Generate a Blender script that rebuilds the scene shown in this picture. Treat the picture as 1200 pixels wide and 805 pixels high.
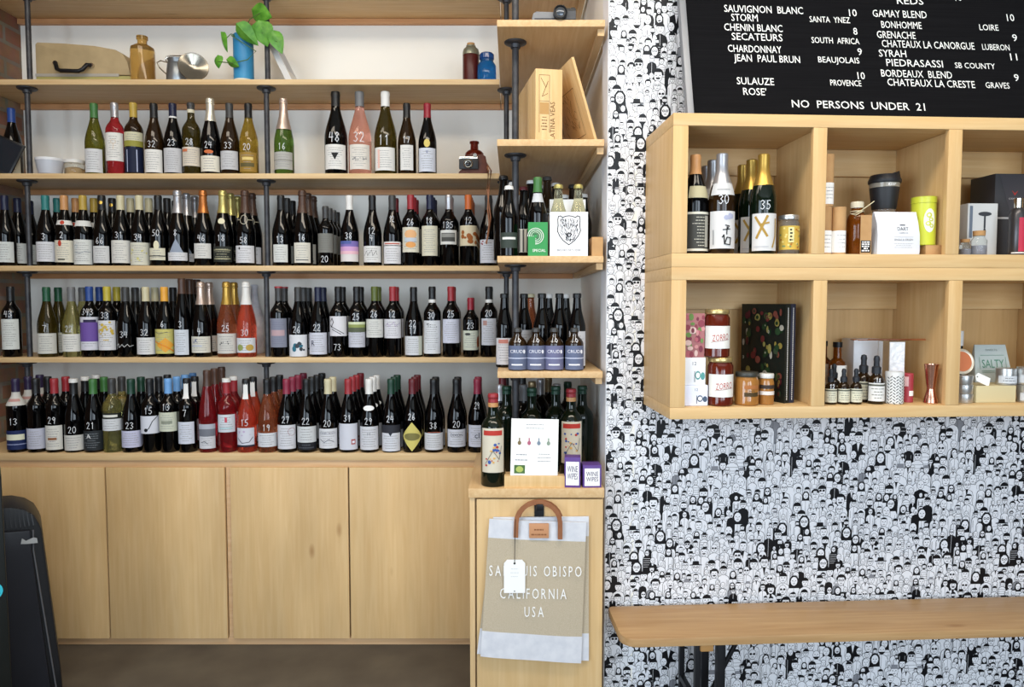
import bpy, bmesh, math, random
from mathutils import Matrix, Vector
PI = math.pi
R = math.radians
sc = bpy.context.scene
COL = sc.collection
for o in list(bpy.data.objects): bpy.data.objects.remove(o)

# ------------------------------------------------------------------ camera, light, exposure
F = 850.0                      # focal length in pixels of the 1200 px wide frame
PITCH = math.atan(47.5 / F)
H = 1.404                      # eye height
cam = bpy.data.cameras.new('camera'); cam.sensor_width = 36; cam.lens = 36 * F / 1200
cam.clip_start = 0.02
camo = bpy.data.objects.new('camera', cam); COL.objects.link(camo)
camo.location = (0, 0, H); camo.rotation_euler = (PI / 2 - PITCH, 0, 0)
sc.camera = camo
vs = sc.view_settings
sc.display_settings.display_device = 'sRGB'
vs.view_transform = 'Standard'; vs.look = 'None'; vs.gamma = 1; vs.use_curve_mapping = False
vs.exposure = -0.66
sc.cycles.use_denoising = True
sc.cycles.max_bounces = 8
sc.cycles.sample_clamp_indirect = 6

world = bpy.data.worlds.new('world'); sc.world = world; world.use_nodes = True
bg = world.node_tree.nodes['Background']
bg.inputs[0].default_value = (0.72, 0.86, 1.0, 1); bg.inputs[1].default_value = 1.2

def area(name, loc, target, sx, sy, energy, col, spread=180):
    l = bpy.data.lights.new(name, 'AREA'); l.shape = 'RECTANGLE'; l.size = sx; l.size_y = sy
    l.energy = energy; l.color = col; l.spread = R(spread)
    o = bpy.data.objects.new(name, l); COL.objects.link(o); o.location = loc
    o.rotation_euler = (Vector(target) - Vector(loc)).to_track_quat('-Z', 'Y').to_euler()
    o['kind'] = 'helper'
    return o
area('window_daylight', (-1.35, -3.0, 1.75), (-1.0, 3, 1.3), 1.5, 2.1, 14, (0.76, 0.88, 1.0))
area('window_daylight_b', (0.55, -3.0, 1.75), (0.5, 3, 1.3), 1.5, 2.1, 90, (0.76, 0.88, 1.0))
area('window_daylight_c', (2.45, -3.0, 1.75), (2.0, 3, 1.2), 1.5, 2.1, 150, (0.76, 0.88, 1.0))
area('side_window_daylight', (-2.18, -0.9, 1.55), (1.0, 0.3, 1.3), 2.2, 1.9, 165, (0.72, 0.86, 1.0))
area('ceiling_light', (0.3, 1.0, 3.22), (0.3, 1.3, 0), 2.6, 0.5, 85, (1.0, 0.88, 0.72))
area('ceiling_light_b', (-1.4, 1.6, 3.22), (-1.4, 2.0, 0), 1.2, 0.4, 22, (1.0, 0.88, 0.72))

def ray(px, py):
    dx = (px - 600) / F; dy = (402.5 - py) / F
    return Vector((dx, math.cos(PITCH) + dy * math.sin(PITCH), -math.sin(PITCH) + dy * math.cos(PITCH)))
def onY(px, py, Y):            # the point of the plane y = Y seen at a pixel
    d = ray(px, py); return d * (Y / d.y) + Vector((0, 0, H))
def xat(px, Y, z):             # x of something at depth Y and height z seen in column px
    depth = Y * math.cos(PITCH) - (z - H) * math.sin(PITCH)
    return (px - 600) / F * depth

# ------------------------------------------------------------------ materials
def lin(c):
    if isinstance(c, str):
        c = c.lstrip('#'); c = ''.join(q * 2 for q in c) if len(c) == 3 else c; c = tuple(int(c[i:i + 2], 16) / 255 for i in (0, 2, 4))
        return tuple(x / 12.92 if x <= 0.04045 else ((x + 0.055) / 1.055) ** 2.4 for x in c)
    return c
_m = {}
def mat(name, col, rough=0.6, metal=0.0, trans=0.0, ior=1.45, coat=0.0, spec=0.5, alpha=1.0):
    if name in _m: return _m[name]
    m = bpy.data.materials.new(name); m.use_nodes = True
    b = m.node_tree.nodes['Principled BSDF']
    b.inputs['Base Color'].default_value = (*lin(col), 1)
    b.inputs['Roughness'].default_value = rough; b.inputs['Metallic'].default_value = metal
    b.inputs['Transmission Weight'].default_value = trans; b.inputs['IOR'].default_value = ior
    b.inputs['Coat Weight'].default_value = coat; b.inputs['Specular IOR Level'].default_value = spec
    b.inputs['Alpha'].default_value = alpha
    m.diffuse_color = (*lin(col), 1)
    _m[name] = m; return m
def nt(m):
    n = m.node_tree; return n, n.nodes, n.links, n.nodes['Principled BSDF']
def noise_mat(name, c1, c2, scale=(1, 1, 1), nscale=5, detail=6, rough=0.6, bump=0.0, lo=0.35, hi=0.65, spec=0.4, dist=0.0, coords='Object', metal=0.0):
    m = mat(name, c1, rough, spec=spec, metal=metal); n, N, L, b = nt(m)
    tc = N.new('ShaderNodeTexCoord'); mp = N.new('ShaderNodeMapping'); mp.inputs['Scale'].default_value = scale
    no = N.new('ShaderNodeTexNoise'); no.inputs['Scale'].default_value = nscale; no.inputs['Detail'].default_value = detail
    no.inputs['Distortion'].default_value = dist
    cr = N.new('ShaderNodeValToRGB'); cr.color_ramp.elements[0].position = lo; cr.color_ramp.elements[1].position = hi
    cr.color_ramp.elements[0].color = (*lin(c1), 1); cr.color_ramp.elements[1].color = (*lin(c2), 1)
    L.new(tc.outputs[coords], mp.inputs[0]); L.new(mp.outputs[0], no.inputs['Vector']); L.new(no.outputs['Fac'], cr.inputs[0])
    L.new(cr.outputs[0], b.inputs['Base Color'])
    if bump:
        bp = N.new('ShaderNodeBump'); bp.inputs['Strength'].default_value = bump; bp.inputs['Distance'].default_value = 0.01
        L.new(no.outputs['Fac'], bp.inputs['Height']); L.new(bp.outputs[0], b.inputs['Normal'])
    return m
def wood(name, c1, c2, grain='x', rough=0.45, knots=True, figure=0.5):
    """ply: long soft grain plus a cloudy figure and a few dark knots"""
    m = mat(name, c1, rough, spec=0.35); n, N, L, b = nt(m)
    tc = N.new('ShaderNodeTexCoord'); mp = N.new('ShaderNodeMapping')
    s = {'x': (1.2, 22, 22), 'y': (22, 1.2, 22), 'z': (22, 22, 1.2)}[grain]
    mp.inputs['Scale'].default_value = s
    no = N.new('ShaderNodeTexNoise'); no.inputs['Scale'].default_value = 3.0; no.inputs['Detail'].default_value = 8; no.inputs['Distortion'].default_value = 0.6
    cr = N.new('ShaderNodeValToRGB'); cr.color_ramp.elements[0].position = 0.3; cr.color_ramp.elements[1].position = 0.72
    cr.color_ramp.elements[0].color = (*lin(c1), 1); cr.color_ramp.elements[1].color = (*lin(c2), 1)
    n2 = N.new('ShaderNodeTexNoise'); n2.inputs['Scale'].default_value = 3.5; n2.inputs['Detail'].default_value = 3
    mp2 = N.new('ShaderNodeMapping'); mp2.inputs['Scale'].default_value = {'x': (0.5, 1.6, 1.6), 'y': (1.6, 0.5, 1.6), 'z': (1.6, 1.6, 0.5)}[grain]
    mr = N.new('ShaderNodeMapRange'); mr.inputs[1].default_value = 0.3; mr.inputs[2].default_value = 0.7; mr.inputs[3].default_value = 0.86; mr.inputs[4].default_value = 1.1
    mx = N.new('ShaderNodeMix'); mx.data_type = 'RGBA'; mx.blend_type = 'MULTIPLY'; mx.inputs[0].default_value = figure
    L.new(tc.outputs['Object'], mp.inputs[0]); L.new(mp.outputs[0], no.inputs['Vector']); L.new(no.outputs['Fac'], cr.inputs[0])
    L.new(tc.outputs['Object'], mp2.inputs[0]); L.new(mp2.outputs[0], n2.inputs['Vector']); L.new(n2.outputs['Fac'], mr.inputs[0])
    L.new(cr.outputs[0], mx.inputs[6]); L.new(mr.outputs[0], mx.inputs[7])
    out = mx.outputs[2]
    if knots:
        mp3 = N.new('ShaderNodeMapping'); mp3.inputs['Scale'].default_value = {'x': (1.3, 4, 4), 'y': (4, 1.3, 4), 'z': (4, 4, 1.6)}[grain]
        vo = N.new('ShaderNodeTexVoronoi'); vo.inputs['Scale'].default_value = 1.5
        cr3 = N.new('ShaderNodeValToRGB'); cr3.color_ramp.elements[0].position = 0.02; cr3.color_ramp.elements[1].position = 0.09
        cr3.color_ramp.elements[0].color = (0.5, 0.36, 0.24, 1); cr3.color_ramp.elements[1].color = (1, 1, 1, 1)
        L.new(tc.outputs['Object'], mp3.inputs[0]); L.new(mp3.outputs[0], vo.inputs['Vector']); L.new(vo.outputs['Distance'], cr3.inputs[0])
        mx3 = N.new('ShaderNodeMix'); mx3.data_type = 'RGBA'; mx3.blend_type = 'MULTIPLY'; mx3.inputs[0].default_value = 0.7
        L.new(out, mx3.inputs[6]); L.new(cr3.outputs[0], mx3.inputs[7]); out = mx3.outputs[2]
    L.new(out, b.inputs['Base Color'])
    return m
def paper(c, rough=0.6):
    return mat('paper_' + c.lstrip('#'), c, rough, spec=0.3)

SHELF = wood('birch_ply_along', '#caa878', '#d9bd90', 'x')
SHELFY = wood('birch_ply_across', '#c9a373', '#d8b98b', 'y')
DOORW = wood('birch_ply_door', '#d0ac78', '#d9b988', 'z', figure=0.8)
FRAMEW = wood('birch_face_frame', '#c79f74', '#d3b087', 'x', knots=False)
RAILW = wood('birch_rail', '#cba97a', '#d9bd90', 'x')
STILEW = wood('birch_stile', '#c9a676', '#d8ba8c', 'z')
BATTEN = wood('fir_batten', '#c08a5c', '#cf9d70', 'x', knots=False)
BOXX = wood('pine_box_along', '#cfa872', '#dab986', 'x')
BOXZ = wood('pine_box_upright', '#cfa770', '#dab885', 'z')
BOXB = wood('pine_box_back', '#caa36c', '#d5b07c', 'z')
BENCHW = wood('bench_plank_wood', '#a98358', '#bb986c', 'x', rough=0.35)
CRATEW = wood('crate_pine', '#d2ab72', '#dfbe8b', 'z', knots=False)
IRON = noise_mat('black_iron_pipe', '#34353a', '#4a4a4c', nscale=30, rough=0.45, spec=0.5, metal=0.4)
DARKW = mat('darkened_unseen_wall', '#4a4744', .8)  # unseen front and side walls, coloured dark so the bottles reflect less light
PLASTER = noise_mat('white_plaster', '#f1eee6', '#f5f2ea', nscale=3, rough=0.85)
CONCRETE = noise_mat('grey_concrete', '#4e4740', '#5e574d', nscale=6, detail=10, rough=0.6, lo=0.3, hi=0.7)
WHITE = paper('#f2f0ec'); BLACKP = paper('#141416')
INKW = mat('white_paint_marker', '#d4d6da', 0.6)
STEELB = mat('black_steel', '#17181c', 0.4, metal=0.3)
CHROME = mat('polished_steel', '#cfcabf', 0.18, metal=1.0)
GOLD = mat('gold_foil', '#cfa64a', 0.3, metal=0.8)
COPPER = mat('copper', '#d9a088', 0.22, metal=1.0)
LEATHER = noise_mat('tan_leather', '#8a5636', '#9d6845', nscale=20, rough=0.5)
KRAFT = noise_mat('kraft_card', '#b48a5c', '#c09868', nscale=20, rough=0.8)

# ------------------------------------------------------------------ mesh building
class MB:
    def __init__(s): s.v = []; s.f = []; s.mi = []; s.mats = []; s.sm = []
    def m(s, mt):
        if mt not in s.mats: s.mats.append(mt)
        return s.mats.index(mt)
    def add(s, vs, fs, mt, smooth=False, M=None):
        k = len(s.v); i = s.m(mt)
        s.v += [tuple(M @ Vector(v)) for v in vs] if M is not None else [tuple(v) for v in vs]
        for f in fs: s.f.append(tuple(k + j for j in f)); s.mi.append(i); s.sm.append(smooth)
        return s
    def box(s, x0, x1, y0, y1, z0, z1, mt, M=None):
        v = [(x, y, z) for z in (z0, z1) for y in (y0, y1) for x in (x0, x1)]
        return s.add(v, [(0, 2, 3, 1), (4, 5, 7, 6), (0, 1, 5, 4), (2, 6, 7, 3), (0, 4, 6, 2), (1, 3, 7, 5)], mt, False, M)
    def lathe(s, prof, mt, seg=28, c=(0, 0, 0), M=None, close=True):
        T = Matrix.Translation(c) if M is None else M @ Matrix.Translation(c)
        v = []; f = []; rows = []
        for r, z in prof:
            if r < 1e-6: rows.append([len(v)]); v.append((0, 0, z))
            else:
                rows.append(list(range(len(v), len(v) + seg)))
                v += [(r * math.cos(2 * PI * k / seg), r * math.sin(2 * PI * k / seg), z) for k in range(seg)]
        for a, b in zip(rows, rows[1:]):
            for k in range(seg):
                k2 = (k + 1) % seg
                if len(a) == 1 and len(b) == 1: continue
                if len(a) == 1: f.append((a[0], b[k2], b[k]))
                elif len(b) == 1: f.append((a[k], a[k2], b[0]))
                else: f.append((a[k], a[k2], b[k2], b[k]))
        if close:
            if len(rows[0]) > 1: f.append(tuple(reversed(rows[0])))
            if len(rows[-1]) > 1: f.append(tuple(rows[-1]))
        return s.add(v, f, mt, True, T)
    def tube(s, pts, r, mt, seg=10, cap=True, flat=1.0):
        pts = [Vector(p) for p in pts]; v = []; f = []
        up = Vector((0, 0, 1))
        for i, p in enumerate(pts):
            d = (pts[min(i + 1, len(pts) - 1)] - pts[max(i - 1, 0)]).normalized()
            u = up if abs(d.dot(up)) < 0.95 else Vector((0, 1, 0))
            a = d.cross(u).normalized(); b = a.cross(d)
            rr = r[i] if isinstance(r, (list, tuple)) else r
            v += [p + a * math.cos(2 * PI * k / seg) * rr + b * math.sin(2 * PI * k / seg) * rr * flat for k in range(seg)]
        for i in range(len(pts) - 1):
            for k in range(seg):
                k2 = (k + 1) % seg
                f.append((i * seg + k, i * seg + k2, (i + 1) * seg + k2, (i + 1) * seg + k))
        if cap: f += [tuple(reversed(range(seg))), tuple(range((len(pts) - 1) * seg, len(pts) * seg))]
        return s.add(v, f, mt, True)
    def prism(s, poly, y0, y1, mt, M=None, smooth=False):     # outline in x,z pushed along y
        n = len(poly); v = [(x, y0, z) for x, z in poly] + [(x, y1, z) for x, z in poly]
        f = [tuple(range(n)), tuple(reversed(range(n, 2 * n)))] + [((i + 1) % n, i, n + i, n + (i + 1) % n) for i in range(n)]
        return s.add(v, f, mt, smooth, M)
    def mesh(s, name, bevel=0.0, seg=2):
        me = bpy.data.meshes.new(name); me.from_pydata(s.v, [], s.f)
        for mt in s.mats: me.materials.append(mt)
        me.polygons.foreach_set('material_index', s.mi); me.polygons.foreach_set('use_smooth', s.sm)
        me.update()
        if bevel:
            bm = bmesh.new(); bm.from_mesh(me)
            bmesh.ops.recalc_face_normals(bm, faces=bm.faces)
            bmesh.ops.bevel(bm, geom=[e for e in bm.edges if len(e.link_faces) == 2 and e.calc_face_angle(0) > 0.6], offset=bevel, segments=seg, affect='EDGES', profile=0.6)
            for fc in bm.faces: fc.smooth = True
            bm.to_mesh(me); bm.free()
        if any(s.sm) or bevel: me.set_sharp_from_angle(angle=R(38))
        return me
    def build(s, name, parent=None, loc=None, rot=None, bevel=0.0):
        return link(name, s.mesh(name, bevel), parent, loc, rot)
def link(name, me, parent=None, loc=None, rot=None):
    o = bpy.data.objects.new(name, me); COL.objects.link(o)
    if parent is not None: o.parent = parent
    if loc is not None: o.location = loc
    if rot is not None: o.rotation_euler = rot
    return o
def tag(o, label, cat, group=None):
    o['label'] = label; o['category'] = cat
    if group: o['group'] = group
    return o
def thing(name, label, cat, loc=(0, 0, 0), rz=0.0, group=None):
    o = bpy.data.objects.new(name, None); COL.objects.link(o); o.empty_display_size = 0.05
    o.location = loc; o.rotation_euler = (0, 0, rz)
    return tag(o, label, cat, group)
def struct(o): o['kind'] = 'structure'; return o

# ------------------------------------------------------------------ lettering and marks laid on surfaces
_txt = {}
def spaced(t, squeeze=.72, track=.30, space=.55):
    V = []; F_ = []; x = 0
    for ch in t:
        if ch == ' ': x += space; continue
        v, f, w = text2d(ch); k = len(V); V += [(x + a * squeeze, b) for a, b in v]; F_ += [tuple(k + q for q in p) for p in f]; x += w * squeeze + track
    return V, F_, x - track
def text2d(t):
    """outline text as flat triangles, cap height 1, starting at x = 0"""
    if t in _txt: return _txt[t]
    cu = bpy.data.curves.new('lettering', 'FONT'); cu.body = t; cu.resolution_u = 2; cu.size = 1
    ob = bpy.data.objects.new('lettering', cu); me = ob.to_mesh()
    v = [(p.co.x, p.co.y) for p in me.vertices]; f = [tuple(p.vertices) for p in me.polygons]
    ob.to_mesh_clear(); bpy.data.objects.remove(ob); bpy.data.curves.remove(cu)
    x0 = min(p[0] for p in v); x1 = max(p[0] for p in v); k = 1 / 0.69
    v = [((x - x0) * k, y * k) for x, y in v]
    _txt[t] = (v, f, (x1 - x0) * k); return _txt[t]
DIG = {'0': [[(.5, 1), (.15, .8), (.1, .35), (.4, 0), (.75, .15), (.9, .6), (.7, .95), (.5, 1)]], '1': [[(.3, .8), (.55, 1), (.5, 0)]],
 '2': [[(.12, .75), (.35, 1), (.75, .95), (.8, .65), (.15, .02), (.5, .05), (.92, .0)]], '3': [[(.12, .88), (.5, 1), (.85, .8), (.45, .54), (.85, .28), (.5, 0), (.1, .12)]],
 '4': [[(.3, 1), (.12, .45), (.9, .48)], [(.72, .95), (.66, 0)]], '5': [[(.85, .98), (.28, .95), (.2, .55), (.65, .58), (.85, .28), (.5, 0), (.1, .08)]],
 '6': [[(.7, 1), (.25, .6), (.15, .2), (.5, 0), (.85, .25), (.55, .5), (.2, .3)]], '7': [[(.1, .95), (.88, .97), (.4, 0)]],
 '8': [[(.8, .85), (.5, 1), (.2, .8), (.8, .28), (.5, 0), (.15, .22), (.8, .85)]], '9': [[(.85, .8), (.5, 1), (.15, .75), (.5, .5), (.85, .8), (.6, 0)]],
 ' ': [], 'A': [[(.1, 0), (.5, 1), (.9, 0)], [(.25, .4), (.75, .4)]], 'R': [[(.15, 0), (.2, 1), (.75, .85), (.65, .55), (.2, .5), (.9, 0)]], 'T': [[(.1, 1), (.9, 1)], [(.5, 1), (.5, 0)]], 'I': [[(.5, 1), (.5, 0)]]}
class Decal(MB):
    """flat marks mapped to a surface by fn(s, z, lift); s and z in metres"""
    def __init__(s, fn, dmax=0.006): super().__init__(); s.fn = fn; s.dmax = dmax
    def cols(s, us, lo, hi, mt, lift, nz=1):
        v = []; f = []; n = nz + 1
        for u, a, b in zip(us, lo, hi): v += [s.fn(u, a + (b - a) * j / nz, lift) for j in range(n)]
        for i in range(len(us) - 1):
            for j in range(nz): f.append((i * n + j, (i + 1) * n + j, (i + 1) * n + j + 1, i * n + j + 1))
        return s.add(v, f, mt, True)
    def rect(s, u0, u1, v0, v1, mt, lift, nz=1):
        n = max(1, int(abs(u1 - u0) / s.dmax)); us = [u0 + (u1 - u0) * i / n for i in range(n + 1)]
        return s.cols(us, [v0] * (n + 1), [v1] * (n + 1), mt, lift, nz)
    def ell(s, u, v, ru, rv, mt, lift, n=12, dia=False):
        us = [u + ru * (-math.cos(PI * i / n)) for i in range(n + 1)]
        hh = [rv * ((1 - abs(a - u) / ru) if dia else math.sqrt(max(0, 1 - ((a - u) / ru) ** 2))) for a in us]
        return s.cols(us, [v - h for h in hh], [v + h for h in hh], mt, lift)
    def stroke(s, pts, w, mt, lift):
        for (a, b), (c, d) in zip(pts, pts[1:]):
            L = math.hypot(c - a, d - b)
            if L < 1e-6: continue
            n = max(1, int(L / s.dmax)); ex, ey = (c - a) / L * w * .4, (d - b) / L * w * .4; px, py = -(d - b) / L * w / 2, (c - a) / L * w / 2
            a0, b0, c0, d0 = a - ex, b - ey, c + ex, d + ey; v = []
            for i in range(n + 1):
                t = i / n; x = a0 + (c0 - a0) * t; y = b0 + (d0 - b0) * t
                v += [s.fn(x - px, y - py, lift), s.fn(x + px, y + py, lift)]
            s.add(v, [(2 * i, 2 * i + 2, 2 * i + 3, 2 * i + 1) for i in range(n)], mt, True)
        return s
    def text(s, t, u, v, h, mt, lift, width=None, align='c', slope=0.0):
        vs, fs, w = text2d(t); k = width / w if width else h
        x0 = u - {'c': w * k / 2, 'l': 0, 'r': w * k}[align]
        return s.add([s.fn(x0 + x * k, v + y * h + (x0 + x * k - u) * slope, lift) for x, y in vs], fs, mt)
    def digits(s, t, u, v, h, mt, lift, w=None):
        w = w or h * .13; cw = h * .62; x = u - cw * len(t) / 2
        for ch in t:
            for pl in DIG.get(ch, []): s.stroke([(x + a * cw * .85, v + b * h) for a, b in pl], w, mt, lift)
            x += cw
        return s
    def lines(s, u0, u1, v0, v1, n, mt, lift, rnd, t=0.35):
        """rows of small print"""
        st = (v1 - v0) / max(n, 1)
        for i in range(n):
            y = v0 + st * (i + .5); hw = (u1 - u0) / 2 * rnd.uniform(.45, 1); c = (u0 + u1) / 2; x = c - hw
            while x < c + hw - .001:
                L = rnd.uniform(.003, .010); e = min(x + L, c + hw); s.rect(x, e, y - st * t / 2, y + st * t / 2, mt, lift); x = e + .0016
        return s
def flatfn(M=None):
    if M is None: return lambda u, z, l: (u, -l, z)
    return lambda u, z, l: tuple(M @ Vector((u, -l, z)))

# ------------------------------------------------------------------ the room
YB, YS, YC, YR, YSM = 3.365, 3.05, 2.90, 2.34, 2.42      # back wall, shelf fronts, counter front, right cabinet front, small shelf fronts
XL, XR = -2.23, 0.318                                     # brick side wall, white return wall
CEIL = 3.35
A = R(3.3)                                                # the papered wall stands slightly off square
WO = Vector((XR, 2.45, 0)); WU = Vector((math.cos(A), math.sin(A), 0)); WN = Vector((math.sin(A), -math.cos(A), 0))
def wp(u, d, z): return WO + WU * u + WN * d + Vector((0, 0, z))
def onW(px, py, d):                                       # u and z of a pixel on the plane d in front of the papered wall
    r = ray(px, py); c = Vector((0, 0, H)); t = (WN.dot(WO) + d - WN.dot(c)) / WN.dot(r); p = c + r * t
    return (p - WO).dot(WU), p.z
def uat(px, z, d):                                        # u of something at height z on plane d, seen in column px
    lo, hi = -2.0, 6.0
    for _ in range(40):
        m = (lo + hi) / 2; p = wp(m, d, z); dep = p.y * math.cos(PITCH) - (p.z - H) * math.sin(PITCH)
        if 600 + F * p.x / dep < px: lo = m
        else: hi = m
    return lo
UEND = 2.9
struct(MB().box(XL - .1, 4.2, -3.3, YB + .1, -.1, 0, CONCRETE).build('floor'))
struct(MB().box(XL - .1, 4.2, -3.3, YB + .1, CEIL, CEIL + .1, PLASTER).build('ceiling'))
struct(MB().box(XL - .1, XR + .1, YB, YB + .1, 0, CEIL, PLASTER).build('wall_back'))
struct(MB().box(XR, XR + .1, 2.452, YB, 0, CEIL, PLASTER).build('wall_return'))
def brick_mat():
    m = mat('old_brick', '#8a6a58', 0.9); n, N, L, b = nt(m)
    tc = N.new('ShaderNodeTexCoord'); se = N.new('ShaderNodeSeparateXYZ'); co = N.new('ShaderNodeCombineXYZ')
    L.new(tc.outputs['Object'], se.inputs[0]); L.new(se.outputs['Y'], co.inputs['X']); L.new(se.outputs['Z'], co.inputs['Y'])
    br = N.new('ShaderNodeTexBrick'); br.inputs['Scale'].default_value = 1.0
    br.inputs['Brick Width'].default_value = .21; br.inputs['Row Height'].default_value = .075; br.inputs['Mortar Size'].default_value = .009
    br.inputs['Color1'].default_value = (*lin('#8e5f4a'), 1); br.inputs['Color2'].default_value = (*lin('#a08468'), 1); br.inputs['Mortar'].default_value = (*lin('#8b7f70'), 1)
    L.new(co.outputs[0], br.inputs['Vector'])
    no = N.new('ShaderNodeTexNoise'); no.inputs['Scale'].default_value = 18; no.inputs['Detail'].default_value = 8
    mx = N.new('ShaderNodeMix'); mx.data_type = 'RGBA'; mx.blend_type = 'MULTIPLY'; mx.inputs[0].default_value = .5
    L.new(tc.outputs['Object'], no.inputs['Vector']); L.new(br.outputs['Color'], mx.inputs[6]); L.new(no.outputs['Color'], mx.inputs[7]); L.new(mx.outputs[2], b.inputs['Base Color'])
    bp = N.new('ShaderNodeBump'); bp.inputs['Strength'].default_value = .6; bp.inputs['Distance'].default_value = .01; bp.invert = True
    L.new(br.outputs['Fac'], bp.inputs['Height']); L.new(bp.outputs[0], b.inputs['Normal'])
    return m
bm_ = brick_mat()
struct(MB().box(XL - .1, XL, -3.3, -2.0, 0, CEIL, bm_).box(XL - .1, XL, .2, YB, 0, CEIL, bm_).box(XL - .1, XL, -2.0, .2, 0, .6, bm_).box(XL - .1, XL, -2.0, .2, 2.5, CEIL, bm_).build('wall_left'))
w = MB()
for y in (-2.0, -.92, .16): w.box(XL - .07, XL - .02, y, y + .04, .6, 2.5, STEELB)
for z in (.6, 2.46): w.box(XL - .07, XL - .02, -2.0, .2, z, z + .04, STEELB)
struct(w.build('window_4'))
WPAPER = mat('wallpaper_white', '#f0f0f4', 0.42, spec=0.4); WINK = mat('wallpaper_black', '#0e0f14', 0.42, spec=0.4); WGREY = mat('wallpaper_grey', '#8b8c92', 0.5)
wr = MB(); M = Matrix.Translation(WO) @ Matrix.Rotation(A, 4, 'Z')
wr.box(0, UEND + 1, 0, .1, 0, CEIL, WPAPER, M)
wall_right = struct(wr.build('wall_right'))
struct(MB().box(4.1, 4.2, -3.3, 2.62, 0, CEIL, DARKW).build('wall_side'))
wf = MB(); xs = [(XL, -2.1), (-.6, -.2), (1.3, 1.7), (3.2, 4.1)]
wf.box(XL, 4.1, -3.3, -3.2, 2.8, CEIL, DARKW).box(XL, 4.1, -3.3, -3.2, 0, .7, DARKW)
for a, b in xs: wf.box(a, b, -3.3, -3.2, .7, 2.8, DARKW)
struct(wf.build('wall_front'))
for i, (a, b) in enumerate([(-2.1, -.6), (-.2, 1.3), (1.7, 3.2)]):
    w = MB()
    for x in (a, (a + b) / 2 - .02, b - .04): w.box(x, x + .04, -3.28, -3.22, .7, 2.8, STEELB)
    for z in (.7, 2.1, 2.76): w.box(a, b, -3.275, -3.225, z, z + .04, STEELB)
    struct(w.build('window_%d' % (i + 1)))

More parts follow.
